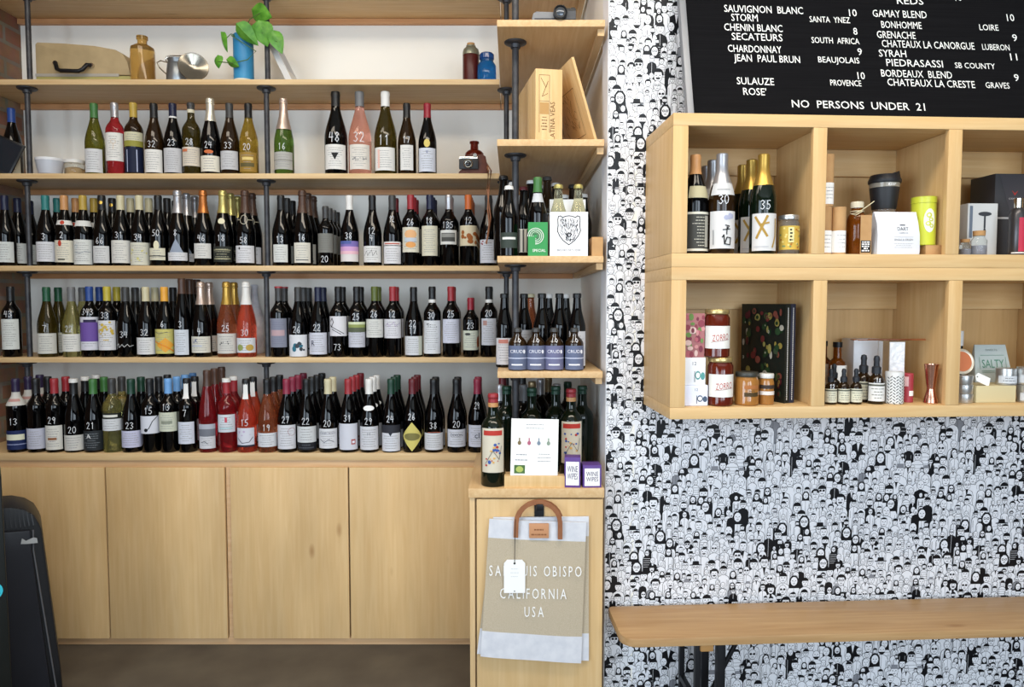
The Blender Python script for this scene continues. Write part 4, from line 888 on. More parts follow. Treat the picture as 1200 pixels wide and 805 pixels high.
for px, Y, ty, gl, cap, txt, st in (
    (594, 2.52, 'vermouth', 'greendark', 'dgreen', 'green capped vermouth bottle right behind the left red capped bottle', 'short'),
    (623, 2.56, 'vermouth', 'greendark', 'dgreen', 'green capped vermouth bottle above the left half of the menu', 'short'),
    (651, 2.56, 'vermouth', 'greendark', 'dgreen', 'green capped vermouth bottle above the right half of the menu', 'short'),
    (682, 2.62, 'vermouth', 'greendark', 'dgreen', 'green capped vermouth bottle nearest the white side wall', 'short'),
    (586, 2.72, 'bordeaux', 'black', 'silver', 'silver capped dark bottle behind the left red capped vermouth', ''),
    (613, 2.72, 'bordeaux', 'black', 'grey', 'grey capped dark bottle just right of the corner pipe', ''),
    (623.5, 2.83, 'bordeaux', 'black', 'browngold', 'brown gold capped dark bottle behind the menu', ''),
    (633, 2.72, 'bordeaux', 'black', 'silver', 'silver capped dark bottle in the middle of the back row, behind menu', ''),
    (642.5, 2.86, 'bordeaux', 'black', 'browngold', 'bronze capped dark bottle between two silver capped ones behind the menu', ''),
    (652, 2.74, 'bordeaux', 'black', 'silver', 'silver capped dark bottle over the right edge of the menu', ''),
    (665, 2.80, 'bordeaux', 'black', 'dgreen', 'green capped dark bottle behind the right red capped vermouth', ''),
    (612, 2.93, 'hock', 'black', 'black', 'tall black capped slim bottle behind the corner pipe', ''),
    (589, 2.90, 'hock', 'black', 'maroon', 'tall maroon capped slim bottle close to the thin back pipe', '')):
    corner(px, Y, ty, gl, cap, txt, None, st, gv, wz)
# menu on a wooden foot
zc = wz
x0, x1 = xat(591, 2.36, zc), xat(661.5, 2.36, zc); xm = (x0 + x1) / 2; w = (x1 - x0) / 2
ft = thing('menu_stand', 'low wooden block holding the printed menu upright', 'stand', (xm, 2.352, zc))
MB().box(-w, w, 0, .012, 0, .038, CRATEW).box(-w, w, .018, .040, 0, .038, CRATEW).box(-w, w, .012, .018, 0, .008, CRATEW).build('block', ft, bevel=.001)
mn = thing('menu_sheet', 'white printed menu sheet standing in the wooden block', 'menu', (xm - .002, 2.3655, zc + .0085))
mn.rotation_euler = (R(-4), R(1.2), 0)
mw, mh = .078, .215
MB().box(-mw, mw, 0, .0012, 0, mh, WHITE).build('sheet', mn)
d = Decal(flatfn()); rr = random.Random(3); K = paper('#8a8d96')
for q, v in ((0, .19), (0, .178)): d.lines(-.05, .05, v, v + .012, 1, K, .0005, rr, .16)
for i, cc in enumerate(('#7a6a4a', '#b0627a', '#7a8a9a', '#8a9a8a')):
    u = -.05 + i * .032; d.ell(u, .135, .006, .007, paper(cc), .0005); d.rect(u - .002, u + .002, .14, .152, paper(cc), .0005)
for u, n in ((-.045, 2), (.03, 3)): d.lines(u - .02, u + .025, .07, .105, n, K, .0005, rr, .18)
d.rect(-.066, -.03, .034, .062, paper('#4a6a3a'), .0005); d.ell(-.048, .048, .012, .01, paper('#a8b860'), .0007)
d.build('printing', mn)
# purple wine wipes boxes
PURP = mat('purple_card', '#5a3a86', .5)
def wbox(name, x0, x1, y, h, dep, rz, text):
    w = (x1 - x0) / 2
    t = thing('wipes_box', text, 'box', ((x0 + x1) / 2, y + dep / 2, wz), rz, 'purple boxes beside the menu')
    MB().box(-w, w, -dep / 2, dep / 2, 0, h, PURP).build('carton', t, bevel=.001)
    d = Decal(flatfn(Matrix.Translation((0, -dep / 2, 0)))); d.rect(-w * .82, w * .82, h * .08, h * .86, WHITE, .0006)
    d.text('WINE', 0, h * .52, h * .2, paper('#4a3a6a'), .001, width=w * 1.3); d.text('WIPES', 0, h * .28, h * .2, paper('#4a3a6a'), .001, width=w * 1.3)
    d.build('printing', t); return t
xa, xb, xc = xat(662, 2.36, wz), xat(681, 2.36, wz), xat(704, 2.36, wz)
wbox('a', xa, xb - .001, 2.352, .100, .05, R(-5), 'taller purple and white box right of the menu stand')
wbox('b', xb + .004, min(xc, .301), 2.352, .074, .06, R(2), 'lower purple and white box at the worktop end')

# ------------------------------------------------------------------ tote bags on the hook
LINEN = noise_mat('jute_cloth', '#b3a48c', '#c0b29b', (60, 60, 60), 8, rough=.9, bump=.15)
CANVAS = noise_mat('grey_canvas', '#c9cad0', '#d6d6da', nscale=30, rough=.85)
def bagmesh(px, D, Y0):
    return None
def tote(Y, c, text, back=False):
    P = lambda x, y: onY(x, y, Y)
    tl, tr, bl, br = [P(*q) for q in c]
    t = thing('tote_bag', text, 'bag', ((tl.x + tr.x) / 2, Y, bl.z), 0, 'jute tote bags hanging on the cabinet door')
    o = Vector(t.location)
    def panel(v0, v1, mt, name, puff=.008):
        b = MB(); n, m = 12, 8; vs = []; 
        for side in (0, 1):
            for j in range(m + 1):
                v = v0 + (v1 - v0) * j / m
                l = bl.lerp(tl, v); r = br.lerp(tr, v)
                for i in range(n + 1):
                    u = i / n; p = l.lerp(r, u) - o
                    bulge = puff * math.sin(PI * u) ** .6 * (.35 + .65 * math.sin(PI * min(max(v * .9 + .05, 0), 1))) + .0012 * math.sin(9 * u + 5 * v)
                    vs.append((p.x, -bulge - .001 if side == 0 else .003, p.z))
        k = (n + 1) * (m + 1); fs = []
        for j in range(m):
            for i in range(n):
                a = j * (n + 1) + i; fs.append((a, a + 1, a + n + 2, a + n + 1)); fs.append((k + a, k + a + n + 1, k + a + n + 2, k + a + 1))
        ring = [i for i in range(n + 1)] + [j * (n + 1) + n for j in range(1, m + 1)] + [m * (n + 1) + i for i in range(n - 1, -1, -1)] + [j * (n + 1) for j in range(m - 1, 0, -1)]
        for a, e in zip(ring, ring[1:] + ring[:1]): fs.append((e, a, k + a, k + e))
        b.add(vs, fs, mt, True); return b.build(name, t)
    panel(.19, .865, LINEN, 'jute_panel'); panel(.0, .19, CANVAS, 'bottom_band', .008); panel(.865, 1, CANVAS, 'top_band', .008)
    return t, o, (tl, tr, bl, br)
YBG = YR - .018
tote(YR - .006, ((578, 606), (690, 605), (559, 766), (690, 774)), 'jute tote bag mostly hidden behind the lettered one', True)
# wider than the front bag so its edges peek out
t, o, cs = tote(YBG, ((573.5, 608), (687, 612), (563, 769), (681, 777)), 'jute tote bag lettered in white with grey canvas bands and leather handles')
d = Decal(lambda u, z, l: (u, -.0115 - l, z))
def bagtext(s, px0, px1, py, h):
    a = onY(px0, py, YBG) - o; e = onY(px1, py, YBG) - o; d.text(s, a.x, a.z, h, WHITE, 0, width=e.x - a.x, align='l', slope=(e.z - a.z) / (e.x - a.x))
def bagtext2(s, px0, px1, py, hpx):
    vs, fs, w = spaced(s); a = onY(px0, py, YBG) - o; e = onY(px1, py, YBG) - o; kx = (e.x - a.x) / w; kz = hpx * 2.33 / F
    d.add([(a.x + x * kx, -.0118, a.z + y * kz + x * kx * -.012) for x, y in vs], fs, WHITE)
bagtext2('SAN LUIS OBISPO', 573.5, 681, 673, 12.5); bagtext2('CALIFORNIA', 586, 663.5, 699.5, 12.5); bagtext2('USA', 614.5, 637, 721, 12.5)
d.build('lettering', t)
for q, off in ((0, 0), (1, .008)):
    pts = []
    for k in range(13):
        a = PI * k / 12; pts.append((onY(630.5 - 25.5 * math.cos(a) + q * 1.5, 611 - 24 * math.sin(a), YBG) - o))
    pts = [onY(604.5, 628, YBG) - o] + pts + [onY(656, 630, YBG) - o]
    pts = [Vector((p.x, -.016 + q * .011, p.z)) for p in pts]
    if q: pts = pts[2:-2]
    hb = MB(); n = len(pts); vs = []
    for i, p in enumerate(pts):
        dd = (pts[min(i + 1, n - 1)] - pts[max(i - 1, 0)]).normalized(); nn = Vector((-dd.z, 0, dd.x)) * .0075
        vs += [p - nn + Vector((0, -.002, 0)), p + nn + Vector((0, -.002, 0)), p + nn + Vector((0, .002, 0)), p - nn + Vector((0, .002, 0))]
    fs = [(0, 1, 2, 3), (4 * n - 1, 4 * n - 2, 4 * n - 3, 4 * n - 4)]
    for i in range(n - 1):
        for k in range(4): fs.append((4 * i + k, 4 * i + 4 + k, 4 * i + 4 + (k + 1) % 4, 4 * i + (k + 1) % 4))
    hb.add(vs, fs, LEATHER, True); hb.build('leather_handle', t)
pa, pb = onY(620, 629, YBG) - o, onY(643, 612, YBG) - o
MB().box(pa.x, pb.x, -.0145, -.0095, pa.z, pb.z, mat('light_leather', '#c08a62', .55)).build('leather_patch', t, bevel=.001)
d = Decal(lambda u, z, l: (u, -.0148 - l, z)); d.lines(pa.x + .006, pb.x - .006, pa.z + .004, pb.z - .012, 2, paper('#8a5a3a'), 0, random.Random(2), .3); d.build('stamping', t)
tg = thing('gift_tag', 'white card tag hanging on a black string in front of the tote bag', 'tag', onY(603, 660, YBG - .016))
to = Vector(tg.location); hw = .0345
pl = [(-hw, -.098), (hw, -.098), (hw, .0), (hw * .7, .012), (-hw * .7, .012), (-hw, 0)]
MB().prism([(x, z) for x, z in pl], -.0008, .0008, WHITE).build('card', tg)
d = Decal(lambda u, z, l: (u, -.0009 - l, z)); d.ell(0, 0, .0035, .0035, BLACKP, .0003); d.lines(-.02, .02, -.05, -.012, 3, paper('#c6c8cc'), .0003, random.Random(4), .12); d.ell(0, -.092, .002, .002, BLACKP, .0003); d.build('printing', tg)
p2 = onY(604, 608, YBG - .016) - to
MB().tube([(0, -.0016, 0), (p2.x * .4, -.002, p2.z * .5), (p2.x, -.002, p2.z)], .0011, mat('black_cord', '#1c1a1a', .8), 6).build('string', tg)

# ------------------------------------------------------------------ things on the high shelves
z1 = TOPS[1]
TAN = noise_mat('worn_tan_case', '#a08c68', '#b09a74', nscale=12, rough=.6)
x0, x1 = xat(36.5, 3.08, z1), xat(148.5, 3.08, z1)
tc = thing('typewriter_case', 'tan typewriter case with rounded lid and black handle', 'case', (x0, 3.112, z1))
L = x1 - x0
lid = [(0, .036), (0, .165), (.01, .172), (L * .3, .168), (L * .62, .158), (L * .84, .142), (L * .92, .125), (L * .97, .09), (L, .036)]
MB().prism(lid, 0, .24, TAN).build('lid', tc, bevel=.006)
MB().prism([(0, 0), (0, .033), (L, .033), (L * 1.01, .02), (L * 1.01, 0)], 0, .24, mat('case_base_olive', '#a39a5e', .6)).build('base', tc, bevel=.004)
MB().box(.0, L * .88, -.003, .0, .029, .041, mat('case_metal_strip', '#c9c6bc', .35, metal=.6)).build('metal_strip', tc)
hx = L * .4
MB().tube([(L * .22, -.006, .083), (L * .24, -.02, .082), (L * .27, -.03, .052), (L * .31, -.032, .044), (L * .5, -.032, .042), (L * .54, -.03, .05), (L * .57, -.02, .072), (L * .6, -.006, .074)], .0085, STEELB, 10).build('handle', tc)
for q, zz in ((L * .22, .083), (L * .605, .074)): MB().tube([(q, .0, zz), (q, -.012, zz)], .009, CHROME, 12).build('handle_mount', tc)

def lathe_thing(name, prof, mt, text, cat, px, Y, z, seg=28):
    t = MB().lathe(prof, mt, seg, close=False).build(name, loc=(xat(px, Y, z + .05), Y, z)); return tag(t, text, cat)
bt = thing('glass_bottle', 'honey coloured ribbed medicine bottle beside the typewriter case', 'bottle', (xat(168, 3.10, z1), 3.10, z1))
pr = [(0, .004), (.042, 0), (.048, .003), (.048, .130), (.046, .142), (.034, .151), (.019, .155), (.0185, .176), (.0225, .177), (.0225, .190), (.015, .192), (0, .192)]
MB().lathe(pr, GL['honey'], 14, close=False).build('glass_body', bt)
# camp pot with bail handle and its round lid
mp = thing('enamel_pot', 'battered grey metal pot with wire bail handle', 'pot', (xat(209, 3.15, z1), 3.15, z1))
PEW = noise_mat('pewter', '#7d8184', '#9aa0a4', nscale=10, rough=.35, metal=.7)
MB().lathe([(0, .003), (.044, .001), (.047, .006), (.046, .05), (.042, .088), (.038, .094), (.040, .104), (.042, .110), (.039, .110), (.036, .1), (.034, .06), (0, .05)], PEW, 28, close=False).build('pot_body', mp)
MB().tube([(-.042, 0, .098), (-.052, 0, .112), (-.046, 0, .124), (-.03, 0, .128), (.02, 0, .128), (.046, 0, .120), (.060, 0, .104)], .0028, CHROME, 8).build('bail_handle', mp)
MB().tube([(-.044, 0, .1), (-.072, 0, .108), (-.088, 0, .1), (-.08, 0, .08), (-.046, 0, .048)], .0026, CHROME, 8).build('side_handle', mp)
ld = thing('pan_lid', 'shiny round metal pan leaning against the grey pot', 'pan', (xat(227, 3.085, z1), 3.085, z1 + .0600))
ld.rotation_euler = (R(82), 0, R(24))
MB().lathe([(0, -.016), (.018, -.016), (.022, -.010), (.050, .002), (.0585, .004), (.060, .006), (.0585, .008), (.050, .006), (.021, -.006), (0, -.012)], mat('dull_steel', '#8d877c', .22, metal=1.0), 40, close=False).build('pan_body', ld)
# blue vase and pothos
BLUEV = noise_mat('blue_tin', '#2f7fae', '#3f8fbb', nscale=8, rough=.4)
vz = thing('vase', 'tall blue tin vase with a pale foot and pothos vine', 'vase', (xat(286, 3.11, z1), 3.11, z1))
MB().lathe([(0, .012), (.040, .012), (.041, .02), (.041, .195), (.037, .2), (.036, .19), (.034, .1), (0, .1)], BLUEV, 32, close=False).build('vase_body', vz)
MB().lathe([(0, 0), (.043, 0), (.043, .008), (.040, .0118), (0, .0118)], mat('cream_foot', '#d9d2bd', .5), 32, close=False).build('vase_foot', vz)
LEAF = noise_mat('pothos_leaf', '#3f7d22', '#6aa63a', (1, 1, 1), 30, rough=.35); STEM = mat('pothos_stem', '#4a6a2a', .6)
pt = thing('pothos_vine', 'green pothos vine with large leaves growing out of the blue vase', 'plant', tuple(Vector(vz.location) + Vector((0, 0, .15))))
po = Vector(pt.location)
def leaf(px, py, Y, ln, wd, ang, tilt, fold=.2, turn=0):
    p = onY(px, py, Y) - po; vs = []; n = 8; fs = []
    for i in range(n + 1):
        t = i / n; hw = wd / 2 * (math.sin(PI * t ** .7) ** .8 if 0 < t < 1 else 0) * (1.1 - .35 * t)
        for k in range(5):
            s = (k - 2) / 2; vs.append((s * hw, -abs(s) * hw * fold * -1 + .12 * ln * (t - .5) ** 2 * 2, (t - .5) * ln))
    for i in range(n):
        for k in range(4): a = i * 5 + k; fs.append((a, a + 1, a + 6, a + 5))
    m2 = len(vs); th = .0009
    vs2 = vs + [(x, y + th, z) for x, y, z in vs]; fs2 = fs + [tuple(m2 + q for q in reversed(f)) for f in fs]
    M = Matrix.Translation(p) @ Matrix.Rotation(R(ang), 4, 'Y') @ Matrix.Rotation(R(tilt), 4, 'X') @ Matrix.Rotation(R(turn), 4, 'Z')
    MB().add(vs2, fs2, LEAF, True, M).build('leaf', pt)
    return p
LV = [(305, 15, 3.05, .128, .078, 118, 25, .3, 15), (289, 41, 3.03, .115, .075, 135, -20, .45, 25), (308, 39, 3.04, .105, .095, 165, -15, .35, -10), (325, 49, 3.05, .10, .062, 160, -10, .25, -10), (261, 49, 3.06, .098, .045, 160, 10, .5, 40), (255, 72, 3.06, .058, .046, 175, 5, .3, 20), (272, 74, 3.05, .066, .044, 120, 8, .5, 30)]
tips = [leaf(*q) for q in LV]
top = Vector((0, -.005, .04))
for p in tips[:5]:
    MB().tube([Vector((0, 0, -.02)), top, top.lerp(p, .5) + Vector((0, -.02, .015)), p], .0018, STEM, 6).build('stem', pt)
MB().tube([top, Vector((-.03, -.05, .03)), onY(300, 60, 3.055) - po, onY(290, 70, 3.05) - po, tips[6], tips[5]], .002, STEM, 6).build('stem', pt)
# leaning white book
bk = thing('book', 'white hardback book leaning against the wall beside the iron pipe', 'book', (xat(345, 3.14, z1 + .0), 3.185, z1 + .0115))
M = Matrix.Rotation(R(-26), 4, 'Y')
b = MB(); b.box(-.026, -.0245, -.06, .1, 0, .235, mat('book_white', '#cfcdca', .5), M).box(-.003, -.0015, -.06, .1, 0, .235, mat('book_white2', '#dddbd8', .5), M); b.box(-.0245, -.003, -.058, -.0565, 0, .235, mat('book_white', '#cfcdca', .5), M); b.build('cover', bk)
MB().box(-.0242, -.0033, -.056, .097, .003, .232, mat('book_pages', '#a9a49a', .8), M).build('pages', bk)
MB().box(-.0015, -.0008, -.045, .085, .07, .19, paper('#c4c6cc'), M).build('cover_panel', bk)
# thermos and blue jar
th = thing('vacuum_flask', 'dark red vacuum flask with steel shoulder', 'flask', (xat(552, 3.13, z1), 3.13, z1))
MB().lathe([(0, 0), (.034, 0), (.035, .003), (.035, .120), (.0345, .121), (0, .121)], mat('flask_red', '#4a1512', .35), 32, close=False).build('flask_body', th)
MB().lathe([(0, .1215), (.0355, .1215), (.0355, .132), (.032, .146), (.021, .156), (.020, .162), (0, .162)], noise_mat('flask_steel', '#8a8a78', '#a0a08e', nscale=10, rough=.35, metal=.6), 32, close=False).build('flask_shoulder', th)
MB().lathe([(0, .1625), (.0165, .1625), (.0165, .172), (0, .174)], mat('cork', '#b58a5a', .9), 20, close=False).build('stopper', th)
bj = thing('glass_jar', 'blue glass jar with round blue stopper', 'jar', (xat(570.5, 3.10, z1), 3.10, z1))
MB().lathe([(0, .003), (.034, 0), (.039, .006), (.040, .03), (.039, .068), (.031, .082), (.028, .085), (.028, .092), (0, .092)], GL['blue'], 32, close=False).build('jar_body', bj)
MB().lathe([(0, .0922), (.027, .0922), (.031, .097), (.031, .114), (.026, .12), (0, .121)], mat('glass_blue_lid', '#184f94', .08, trans=.4), 28, close=False).build('stopper', bj)
# small camera and grey flash on the corner shelf top
cz = TOPS[1]
cm = thing('film_camera', 'small black camera with round lens on the corner shelf near the ceiling', 'camera', (xat(658, 2.447, cz), 2.447, cz))
CB = mat('camera_black', '#16171a', .45)
MB().box(-.008, .046, -.02, .02, 0, .040, CB).build('camera_body', cm, bevel=.003)
lz = MB(); Mx = Matrix.Translation((-.006, -.02, .022)) @ Matrix.Rotation(R(90), 4, 'X'); lz.lathe([(0, -.002), (.0225, -.002), (.0225, .016), (.019, .018), (.017, .013), (0, .012)], CB, 28, M=Mx, close=False); lz.build('lens_barrel', cm)
MB().lathe([(.012, .0125), (.012, .0135), (.008, .015), (0, .0155)], mat('lens_glass', '#4a5058', .08, metal=.3), 20, M=Mx).build('lens_glass', cm)
MB().lathe([(.003, .0405), (.003, .052), (.0012, .053), (.0012, .058)], CB, 10, (.008, 0, 0)).build('shutter_post', cm)
MB().box(.030, .044, -.01, .01, .0402, .046, CB).build('dial', cm, bevel=.002)
MB().box(.014, .0455, -.0215, -.0202, .004, .030, mat('camera_leatherette', '#4a4a4c', .6)).build('front_panel', cm)
gc = thing('slide_viewer', 'flat grey rounded case left of the small black camera', 'case', (xat(638, 2.462, cz), 2.462, cz))
GR = mat('grey_plastic', '#76777a', .45)
MB().prism([(-.042, 0), (.046, 0), (.046, .024), (.03, .03), (-.028, .032), (-.038, .026), (-.042, .012)], -.03, .03, GR).build('case_shell', gc, bevel=.004)
MB().box(-.034, .038, -.0306, -.03, .006, .009, STEELB).build('seam_strip', gc)
# ---- wooden wine crates
kz = TOPS[2]
px0, px1 = 627.5, 659.8
xa, xb = xat(px0, 2.45, kz + .12), xat(px1, 2.45, kz + .12)
cr = thing('wine_crate', 'wooden wine crate standing on end with burnt lettering', 'crate', (xa, 2.45, kz), R(9.5))
cw, ch, cd = xb - xa, .238, .33
# standing on end with its end panel to the front: sides, top, bottom as boards
MB().box(0, cw, 0, .010, 0, ch, CRATEW).build('end_panel', cr, bevel=.0008)
MB().box(0, .008, .0102, cd, 0, ch, CRATEW).build('side_board', cr, bevel=.0008)
MB().box(cw - .008, cw, .0102, cd, 0, ch, CRATEW).build('side_board', cr, bevel=.0008)
MB().box(.0082, cw - .0082, .0102, cd, ch - .008, ch, CRATEW).build('top_board', cr)
MB().box(.0082, cw - .0082, .0102, cd, 0, .008, CRATEW).build('bottom_board', cr)
MB().box(.0082, cw - .0082, cd - .008, cd, .0082, ch - .0082, CRATEW).build('end_panel', cr)
d = Decal(flatfn()); BR = paper('#6e4a26'); 
fx0, fx1 = cw * .14, cw * .52
d.stroke([(fx0, .03), (fx0, ch - .02), (fx1, ch - .02), (fx1, .03)], .0014, BR, .0004)
d.stroke([(fx0 + .006, ch - .03), (fx1 - .012, ch - .06), (fx1 - .005, ch - .04), (fx0 + .01, ch - .09), (fx1 - .006, ch - .08)], .0016, BR, .0004)
d.stroke([(fx0, ch - .105), (fx1, ch - .105)], .0012, BR, .0004); d.rect(fx0 + .002, fx1 - .002, .09, .128, paper('#b88f58'), .0003)
d.lines(fx0 + .004, fx1 - .004, .035, .085, 5, BR, .0006, random.Random(8), .3)
v2, f2, w2 = text2d('LATINA VEAS'); k = .125 / w2
d.add([(cw * .72 - y * .016, -.0005, .006 + x * k) for x, y in v2], f2, BR)
d.build('burnt_lettering', cr)
# leaning crate lid
lp = thing('crate_lid', 'wooden crate lid with an engraved drawing leaning on the upright crate', 'panel', (0, 0, 0))
a3 = Vector((xat(700.5, 2.47, kz), 2.47, kz + .0042)); topw = onY(676.5, 65, 2.56)
dirv = (Vector((topw.x, topw.y - .0, topw.z)) - a3)
# board plane: lower front edge near the right wall, leaning left against the crate
lw, lh, lt = .30, .285, .009
lp.matrix_world = Matrix.Translation(a3) @ Matrix.Rotation(R(14), 4, 'Z') @ Matrix.Rotation(R(-17.5), 4, 'Y')
MB().box(-lt, 0, 0, lw, 0, lh, CRATEW).build('board', lp, bevel=.0008)
d = Decal(lambda u, z, l: (-lt - l, lw - u, z)); 
d.stroke([(.04, .04), (.04, .20), (.24, .20), (.24, .04), (.04, .04)], .0018, BR, .0004)
rr = random.Random(9)
for k in range(26):
    u = .06 + .16 * rr.random(); v = .06 + .12 * rr.random(); d.stroke([(u, v), (u + rr.uniform(-.02, .02), v + rr.uniform(.005, .03)), (u + rr.uniform(0, .03), v + rr.uniform(-.01, .02))], .0012, BR, .0004)
d.build('engraving', lp)
# ---- bowls, jar, camera, amber bottle on the sparse shelf
sz = TOPS[2]
bw = thing('bowl', 'pale ceramic cup bowl beside the iron pipe near the brick wall', 'bowl', (xat(59, 3.10, sz), 3.10, sz))
MB().lathe([(0, .004), (.038, 0), (.043, .004), (.049, .030), (.0535, .058), (.0545, .068), (.0525, .068), (.050, .056), (.040, .02), (0, .012)], mat('pale_ceramic', '#b9bdc6', .35), 36, close=False).build('bowl_body', bw)
MB().lathe([(.0548, .0575), (.0552, .0685)], mat('white_glaze', '#dcdde0', .3), 36, close=False).build('rim_band', bw)
jr = thing('glass_jar', 'short clear jar with white lid and tan contents next to the bowl', 'jar', (xat(88, 3.14, sz), 3.14, sz))
MB().lathe([(0, .002), (.036, 0), (.039, .004), (.039, .05), (.036, .056), (0, .056)], GL['clear'], 28, close=False).build('jar_body', jr)
MB().lathe([(0, .0565), (.040, .0565), (.040, .069), (.038, .071), (0, .071)], mat('lid_white', '#d8d6d2', .4), 28, close=False).build('lid', jr)
MB().lathe([(0, .006), (.033, .006), (.033, .034), (.015, .04), (0, .042)], mat('tan_corks', '#b58e52', .9), 20, close=False).build('contents', jr)
ab = thing('glass_bottle', 'rust brown apothecary bottle behind the leather cased camera', 'bottle', (xat(556, 3.20, sz), 3.20, sz))
MB().lathe([(0, .004), (.038, 0), (.0425, .005), (.0425, .098), (.040, .112), (.030, .122), (.0175, .128), (.0165, .152), (.0205, .153), (.0205, .162), (.012, .164), (0, .164)], GL['rust'], 28, close=False).build('glass_body', ab)
LB = noise_mat('old_leather', '#4a2218', '#5e3020', nscale=30, rough=.5)
oc = thing('film_camera', 'old chrome and black camera in a brown leather case on the sparse shelf', 'camera', (xat(551, 3.105, sz), 3.105, sz))
MB().prism([(-.05, 0), (.075, 0), (.073, .04), (.066, .078), (.05, .086), (-.012, .084), (-.018, .04), (-.046, .014)], -.02, .05, LB).build('leather_case', oc, bevel=.004)
MB().box(-.045, .036, -.032, -.0205, .022, .064, CB).build('camera_body', oc, bevel=.003)
MB().box(-.043, .034, -.0315, -.0208, .0645, .074, CHROME).build('top_plate', oc, bevel=.002)
Mx = Matrix.Translation((-.006, -.032, .042)) @ Matrix.Rotation(R(90), 4, 'X')
MB().lathe([(0, -.001), (.019, -.001), (.019, .010), (.016, .012), (.0135, .008), (0, .007)], CHROME, 28, M=Mx, close=False).build('lens_ring', oc)
MB().lathe([(.0125, .0075), (.009, .010), (0, .0105)], mat('dark_lens', '#0a0b12', .05), 20, M=Mx).build('lens_glass', oc)
Mk = Matrix.Translation((.022, -.033, .078)) @ Matrix.Rotation(R(90), 4, 'X')
MB().lathe([(0, 0), (.008, 0), (.008, .004), (0, .004)], CHROME, 18, M=Mk, close=False).build('viewfinder', oc)
st = MB(); c0 = Vector(oc.location)
S1 = [onY(571, 196, 3.085) - c0, onY(572.5, 200, 3.03) - c0, onY(571, 222, 3.03) - c0, onY(575, 255, 3.03) - c0, onY(572, 276, 3.03) - c0, onY(569.5, 285, 3.03) - c0]
S2 = [onY(573, 196, 3.085) - c0, onY(575.5, 200, 3.03) - c0, onY(573, 222, 3.026) - c0, onY(571.5, 245, 3.026) - c0, onY(573.5, 262, 3.026) - c0, onY(570, 286, 3.03) - c0]
st.tube([Vector((.066, 0, .06))] + S1, .0032, LEATHER, 8, flat=.5).build('strap', oc)
MB().tube([Vector((.066, .01, .06))] + S2, .0032, LEATHER, 8, flat=.5).build('strap', oc)
# black tablet at the left edge
tb = thing('tablet', 'black tablet leaning at the brick wall before the blue capped bottle', 'tablet', (xat(-2, 3.07, sz), 3.064, sz))
tb.rotation_euler = (R(-6), R(24), R(8))
MB().box(-.10, .045, 0, .012, .01, .155, mat('tablet_black', '#0c0d10', .3)).build('shell', tb, bevel=.004)
MB().box(-.092, .037, -.0006, .0, .018, .147, mat('tablet_glass', '#1c222a', .1)).build('screen', tb)

# ------------------------------------------------------------------ cubby shelves on the papered wall
DB = .33
uL, zT = onW(788, 132, DB); _, zM = onW(790, 313, DB); _, zB = onW(786, 491.5, DB)
def U(px, z, d=DB): return uat(px, z, d)
zmid = (zT + zB) / 2
uL = (U(788, zT) + U(786, zB)) / 2
def wthing(name, text, cat, u, d, z, group=None, rz=0.0): return thing(name, text, cat, wp(u, d, z), A + rz, group)
tb_ = .038
UR = 2.55
def unit(z0, z1, text, dv, top, bot):
    t = wthing('cubby_shelf', text, 'shelf', uL, 0, z0, 'stacked pine cubby shelves')
    h = z1 - z0; w = UR - uL
    MB().box(0, w, -DB, -.002, h - top, h, BOXX).build('top_board', t, bevel=.0015)
    MB().box(0, w, -DB, -.002, 0, bot, BOXX).build('bottom_board', t, bevel=.0015)
    MB().box(0, .018, -DB + .0185, -.002, bot + .0003, h - top - .0003, BOXZ).build('side_board', t, bevel=.0012)
    MB().box(0, tb_ + .007, -DB, -DB + .018, bot + .0003, h - top - .0003, BOXZ).build('front_stile', t, bevel=.0015)
    for a, b in dv:
        MB().box(a - uL, b - uL, -DB, -DB + .018, bot + .0003, h - top - .0003, BOXZ).build('front_stile', t, bevel=.0015)
        MB().box(b - uL - .022, b - uL - .001, -DB + .0185, -.002, bot + .0003, h - top - .0003, BOXZ).build('divider', t, bevel=.0012)
    e = [.018] + [q for a, b in dv for q in (b - uL - .022, b - uL - .001)] + [w]
    for k in range(0, len(e), 2):
        MB().box(e[k] + .0003, e[k + 1] - .0003, -.012, -.002, bot + .0005, h - top - .0005, BOXB).build('back_panel', t)
        MB().box(e[k] + .0003, e[k + 1] - .0003, -.030, -.0125, h - top - .088, h - top - .0005, BOXX).build('hanging_rail', t)
    return t
zc1, zc2 = (zT + zM) / 2, (zM + zB) / 2
def dvs(z): return [(U(952, z), U(968, z)), (U(1110, z), U(1126, z)), (U(1275, z), U(1292, z)), (U(1440, z), U(1457, z))]
TOPB = zT - onW(806, 147, DB)[1]; BOT1 = onW(806, 297, DB)[1] - zM; TOP2 = zM - onW(806, 328, DB)[1]; BOT2 = onW(806, 477.5, DB)[1] - zB
unit(zM + .0003, zT, 'upper row of open pine cubbies holding sake and coffee', dvs(zc1), TOPB, BOT1)
unit(zB, zM, 'lower row of open pine cubbies holding sauce jars, books and bitters', dvs(zc2), TOP2, BOT2)
F1, F2 = zM + .0003 + BOT1 + .0006, zB + BOT2 + .0006
def up(px, d, z): return uat(px, z, d)
def wbottle(px, d, z, ty, gl, cap, L, num, text, grp, style='', rz=0, nz=None):
    u = up(px, d, z + .05); p = wp(u, d, z)
    return make_bottle(ty, gl, cap, L, num, text, grp, p, A + rz - math.atan2(p.x, p.y) * .5, style, nz)
